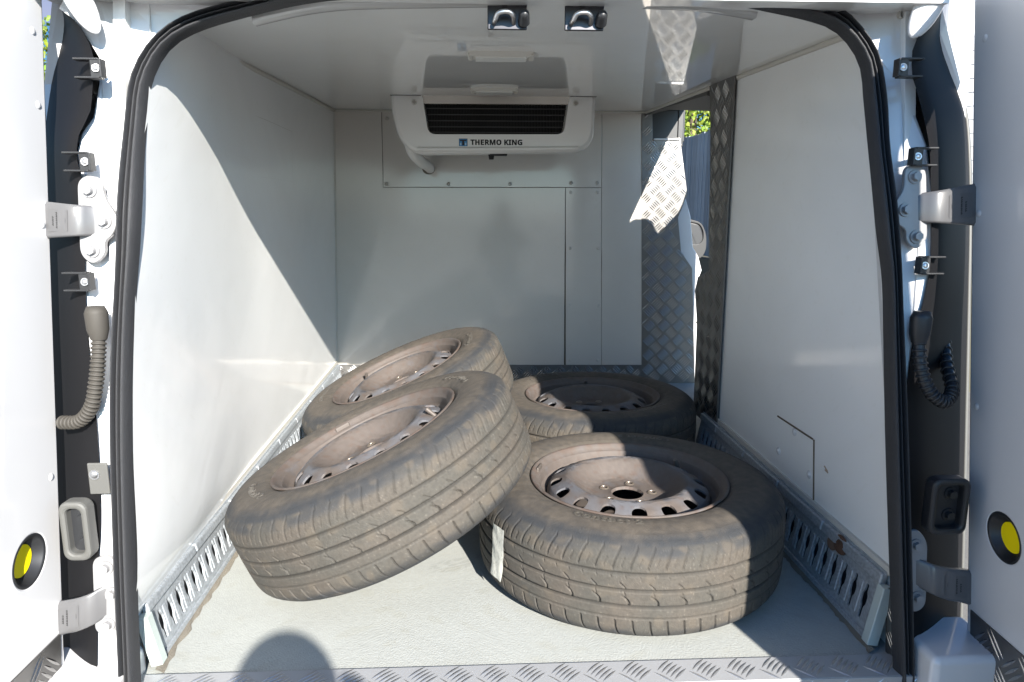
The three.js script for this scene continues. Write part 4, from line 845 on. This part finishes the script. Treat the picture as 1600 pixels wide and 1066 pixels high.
function tree(name, label, pos, R, H, n, size, clumps) {
  const t = thing(name, label, 'tree', pos);
  put('trunk', merge([tube([[0, 0, 0], [0.05, H * 0.3, 0.03], [-0.03, H * 0.55, 0], [0.04, H * 0.85, 0.05]], 0.09, 12, 8), tube([[0, H * 0.35, 0], [R * 0.3, H * 0.55, R * 0.2], [R * 0.55, H * 0.75, R * 0.3]], 0.045, 10, 6), tube([[0, H * 0.4, 0], [-R * 0.3, H * 0.6, -R * 0.2], [-R * 0.5, H * 0.8, -R * 0.35]], 0.045, 10, 6)]), M.bark, t);
  const cl = []; for (let i = 0; i < clumps; i++) { const a = rnd() * 6.283, r = R * Math.sqrt(rnd()) * 0.9; cl.push([Math.cos(a) * r, H * (0.25 + 0.72 * rnd()), Math.sin(a) * r, R * (0.16 + 0.16 * rnd())]); }
  const im = new THREE.InstancedMesh(leafGeo, M.leaf, n); im.name = 'crown'; im.castShadow = im.receiveShadow = true;
  const m = new THREE.Matrix4(), q = new THREE.Quaternion(), e = new THREE.Euler(), col = new THREE.Color();
  for (let i = 0; i < n; i++) {
    const c = cl[Math.floor(rnd() * cl.length)], d = V(rnd() - 0.5, rnd() - 0.5, rnd() - 0.5).normalize().multiplyScalar(c[3] * Math.cbrt(0.25 + 0.75 * rnd()));
    e.set(rnd() * 6.28, rnd() * 6.28, rnd() * 6.28); q.setFromEuler(e); const s = size * (0.6 + 0.8 * rnd());
    m.compose(V(c[0] + d.x, c[1] + d.y, c[2] + d.z), q, V(s, s, s)); im.setMatrixAt(i, m);
    const k = 0.6 + 0.8 * rnd(); col.setRGB(k * (0.9 + 0.5 * rnd()), k, k * 0.8); im.setColorAt(i, col);
  }
  im.userData.kind = 'stuff';
  t.add(im);
  return t;
}
tree('leafy_tree', 'bright green leafy tree behind the paling fence', [3.5, 0.2, -11.6], 2.0, 3.6, 26000, 0.075, 90);
tree('leafy_tree_001', 'green tree beside the van\'s left rear corner, glimpsed past the open door', [-6.3, -0.6, -9.2], 1.3, 4.4, 14000, 0.075, 60);
tree('weed_clump', 'low dark green weeds at the foot of the fence', [2.35, 0.05, -8.3], 0.25, 0.38, 1500, 0.04, 14).userData.category = 'plant';

// house beyond the right door, glimpsed through the gap
{
  const h = thing('white_house', 'white weatherboard house glimpsed between the right rear door and the van body', 'house', [7.4, -0.62, -8.2]);
  h.rotation.y = -0.62;
  for (let i = 0; i < 26; i++) put('weatherboard', metreUV(new RoundedBoxGeometry(7, 0.172, 0.03, 1, 0.004).rotateX(-0.07).translate(0, 0.10 + i * 0.17, 0.02)), M.board, h);
  put('wall_core', box(7, 4.5, 3, 0, 2.25, -1.5, 0), M.board, h);
  put('window_pane', box(7.0 * 0.5, 0.26, 0.03, 0.6, 4.05, 0.045, 0.003), phy({ color: lin(0.09, 0.16, 0.34), roughness: 0.08, clearcoat: 1 }), h);
  put('roof', merge([hexa([[-3.9, 4.46, 0.62], [3.9, 4.46, 0.62], [3.9, 5.6, -1.5], [-3.9, 5.6, -1.5]], [[-3.9, 4.40, 0.62], [3.9, 4.40, 0.62], [3.9, 5.5, -1.5], [-3.9, 5.5, -1.5]])]), M.roofTile, h);
  put('gutter', box(7.8, 0.12, 0.10, 0, 4.44, 0.66, 0.02), M.board, h);
  put('downpipe', new THREE.CylinderGeometry(0.05, 0.05, 0.9, 12).translate(-0.75, 4.55, 0.6), M.redPipe, h);
}

// the photographer behind the camera, whose shadow falls on the load floor
{
  const t = thing('person', 'person in a dark jacket and jeans standing outside the open van, one hand raised', 'person', [-0.005, 0, 0.135]);
  const B = [  // joint a, joint b, radius a, radius b, colour
    [[0.20, 0.765, 0.41], [0.20, 0.790, 0.415], 0.068, 0.074, 0], [[0.20, 0.735, 0.385], [0.20, 0.72, 0.375], 0.054, 0.044, 0], [[0.20, 0.75, 0.335], [0.20, 0.735, 0.325], 0.011, 0.014, 0], [[0.20, 0.68, 0.44], [0.20, 0.60, 0.46], 0.055, 0.06, 0],
    [[0.128, 0.755, 0.415], [0.128, 0.735, 0.415], 0.014, 0.012, 0], [[0.272, 0.755, 0.415], [0.272, 0.735, 0.415], 0.014, 0.012, 0],
    [[0.20, 0.54, 0.48], [0.21, 0.34, 0.51], 0.135, 0.120, 1], [[0.10, 0.58, 0.475], [0.30, 0.58, 0.475], 0.085, 0.085, 1], [[0.21, 0.34, 0.51], [0.215, 0.20, 0.53], 0.120, 0.125, 1],
    [[0.05, 0.575, 0.47], [0.00, 0.33, 0.44], 0.065, 0.048, 1], [[0.00, 0.33, 0.44], [0.085, 0.365, 0.24], 0.047, 0.032, 1], [[0.35, 0.575, 0.47], [0.40, 0.47, 0.31], 0.062, 0.048, 1], [[0.40, 0.47, 0.31], [0.275, 0.630, 0.275], 0.046, 0.031, 1],
    [[0.14, 0.17, 0.53], [0.12, -0.22, 0.44], 0.095, 0.062, 2], [[0.12, -0.22, 0.44], [0.11, -0.54, 0.58], 0.060, 0.042, 2], [[0.29, 0.17, 0.53], [0.33, -0.22, 0.50], 0.095, 0.062, 2], [[0.33, -0.22, 0.50], [0.34, -0.54, 0.62], 0.060, 0.042, 2],
    [[0.11, -0.575, 0.60], [0.11, -0.585, 0.44], 0.042, 0.036, 3], [[0.34, -0.575, 0.64], [0.34, -0.585, 0.48], 0.042, 0.036, 3],
  ];
  for (const [hx, hs] of [[0.10, 1], [0.26, -1]]) {
    const q = B.length;                // palms, fingers and thumbs
    B.push([[hx, 0.675, 0.13], [hx + hs * 0.012, 0.705, 0.095], 0.026, 0.024, 0]);
    for (let f = 0; f < 4; f++) { const y = 0.735 - f * 0.019, l = [0.9, 1, 0.95, 0.75][f]; B.push([[hx + hs * 0.006, y - 0.012, 0.095], [hx + hs * 0.016, y, 0.095 - 0.034 * l], 0.0095, 0.009, 0], [[hx + hs * 0.016, y, 0.095 - 0.034 * l], [hx + hs * (0.016 + 0.028 * l), y + 0.003, 0.085 - 0.034 * l], 0.009, 0.008, 0]); }
    B.push([[hx + hs * 0.016, 0.690, 0.108], [hx + hs * 0.045, 0.702, 0.085], 0.011, 0.009, 0]);
    const mv = hs > 0 ? [0, -0.30, 0.10] : [0.005, -0.035, 0.150];
    for (let k = q; k < B.length; k++) for (const e of [B[k][0], B[k][1]]) for (let c = 0; c < 3; c++) e[c] += mv[c];
  }
  const C = [lin(0.42, 0.26, 0.19), lin(0.02, 0.022, 0.028), lin(0.035, 0.05, 0.09), lin(0.02, 0.018, 0.016)];
  const seg = (p, b) => { const [a, e, ra, rb] = b, ux = e[0] - a[0], uy = e[1] - a[1], uz = e[2] - a[2]; const k = clamp(((p[0] - a[0]) * ux + (p[1] - a[1]) * uy + (p[2] - a[2]) * uz) / (ux * ux + uy * uy + uz * uz + 1e-9)); return Math.hypot(p[0] - a[0] - ux * k, p[1] - a[1] - uy * k, p[2] - a[2] - uz * k) - mix(ra, rb, k); };
  const N = 132, mc = new MarchingCubes(N, M.paint, false, false, 400000), ctr = [0.15, 0.13, 0.36], half = 0.80;
  mc.isolation = 0;
  for (let z = 0; z < N; z++) for (let y = 0; y < N; y++) for (let x = 0; x < N; x++) {
    const p = [x, y, z].map((q, i) => ctr[i] + (q / N * 2 - 1) * half);
    let d = 1; if (Math.abs(p[0] - 0.15) < 0.36 && p[2] > -0.02 && p[2] < 0.78) for (const b of B) { const e = seg(p, b), k = Math.min(b[2], 0.03) * 0.6, h = clamp(0.5 + 0.5 * (d - e) / k); d = mix(d, e, h) - k * h * (1 - h); }
    mc.field[x + y * N + z * N * N] = -d;
  }
  mc.update();
  const n = mc.count, pos = new Float32Array(n * 3), col = new Float32Array(n * 3);
  for (let i = 0; i < n; i++) {
    const p = [0, 1, 2].map((k) => ctr[k] + mc.positionArray[i * 3 + k] * half); pos.set(p, i * 3);
    let best = 9, c = 0; for (const b of B) { const e = seg(p, b); if (e < best) { best = e; c = b[4]; } }
    col.set(C[c].toArray(), i * 3);
  }
  let g = new THREE.BufferGeometry(); g.setAttribute('position', new THREE.BufferAttribute(pos, 3)); g.setAttribute('color', new THREE.BufferAttribute(col, 3));
  g = mergeVertices(g, 1e-5); g.computeVertexNormals();
  put('body', g, std({ color: 0xffffff, vertexColors: true, roughness: 0.8 }), t);
  put('hair', new THREE.SphereGeometry(0.082, 28, 18, 0, Math.PI * 2, 0, 1.75).rotateX(0.55).translate(0.20, 0.792, 0.421), std({ color: lin(0.03, 0.02, 0.014), roughness: 0.8, side: THREE.DoubleSide }), t);
  for (const x of [0.174, 0.226]) put('eye', new THREE.SphereGeometry(0.010, 12, 8).translate(x, 0.770, 0.346), std({ color: lin(0.12, 0.10, 0.09), roughness: 0.2 }), t);
}

renderer.render(scene, camera);
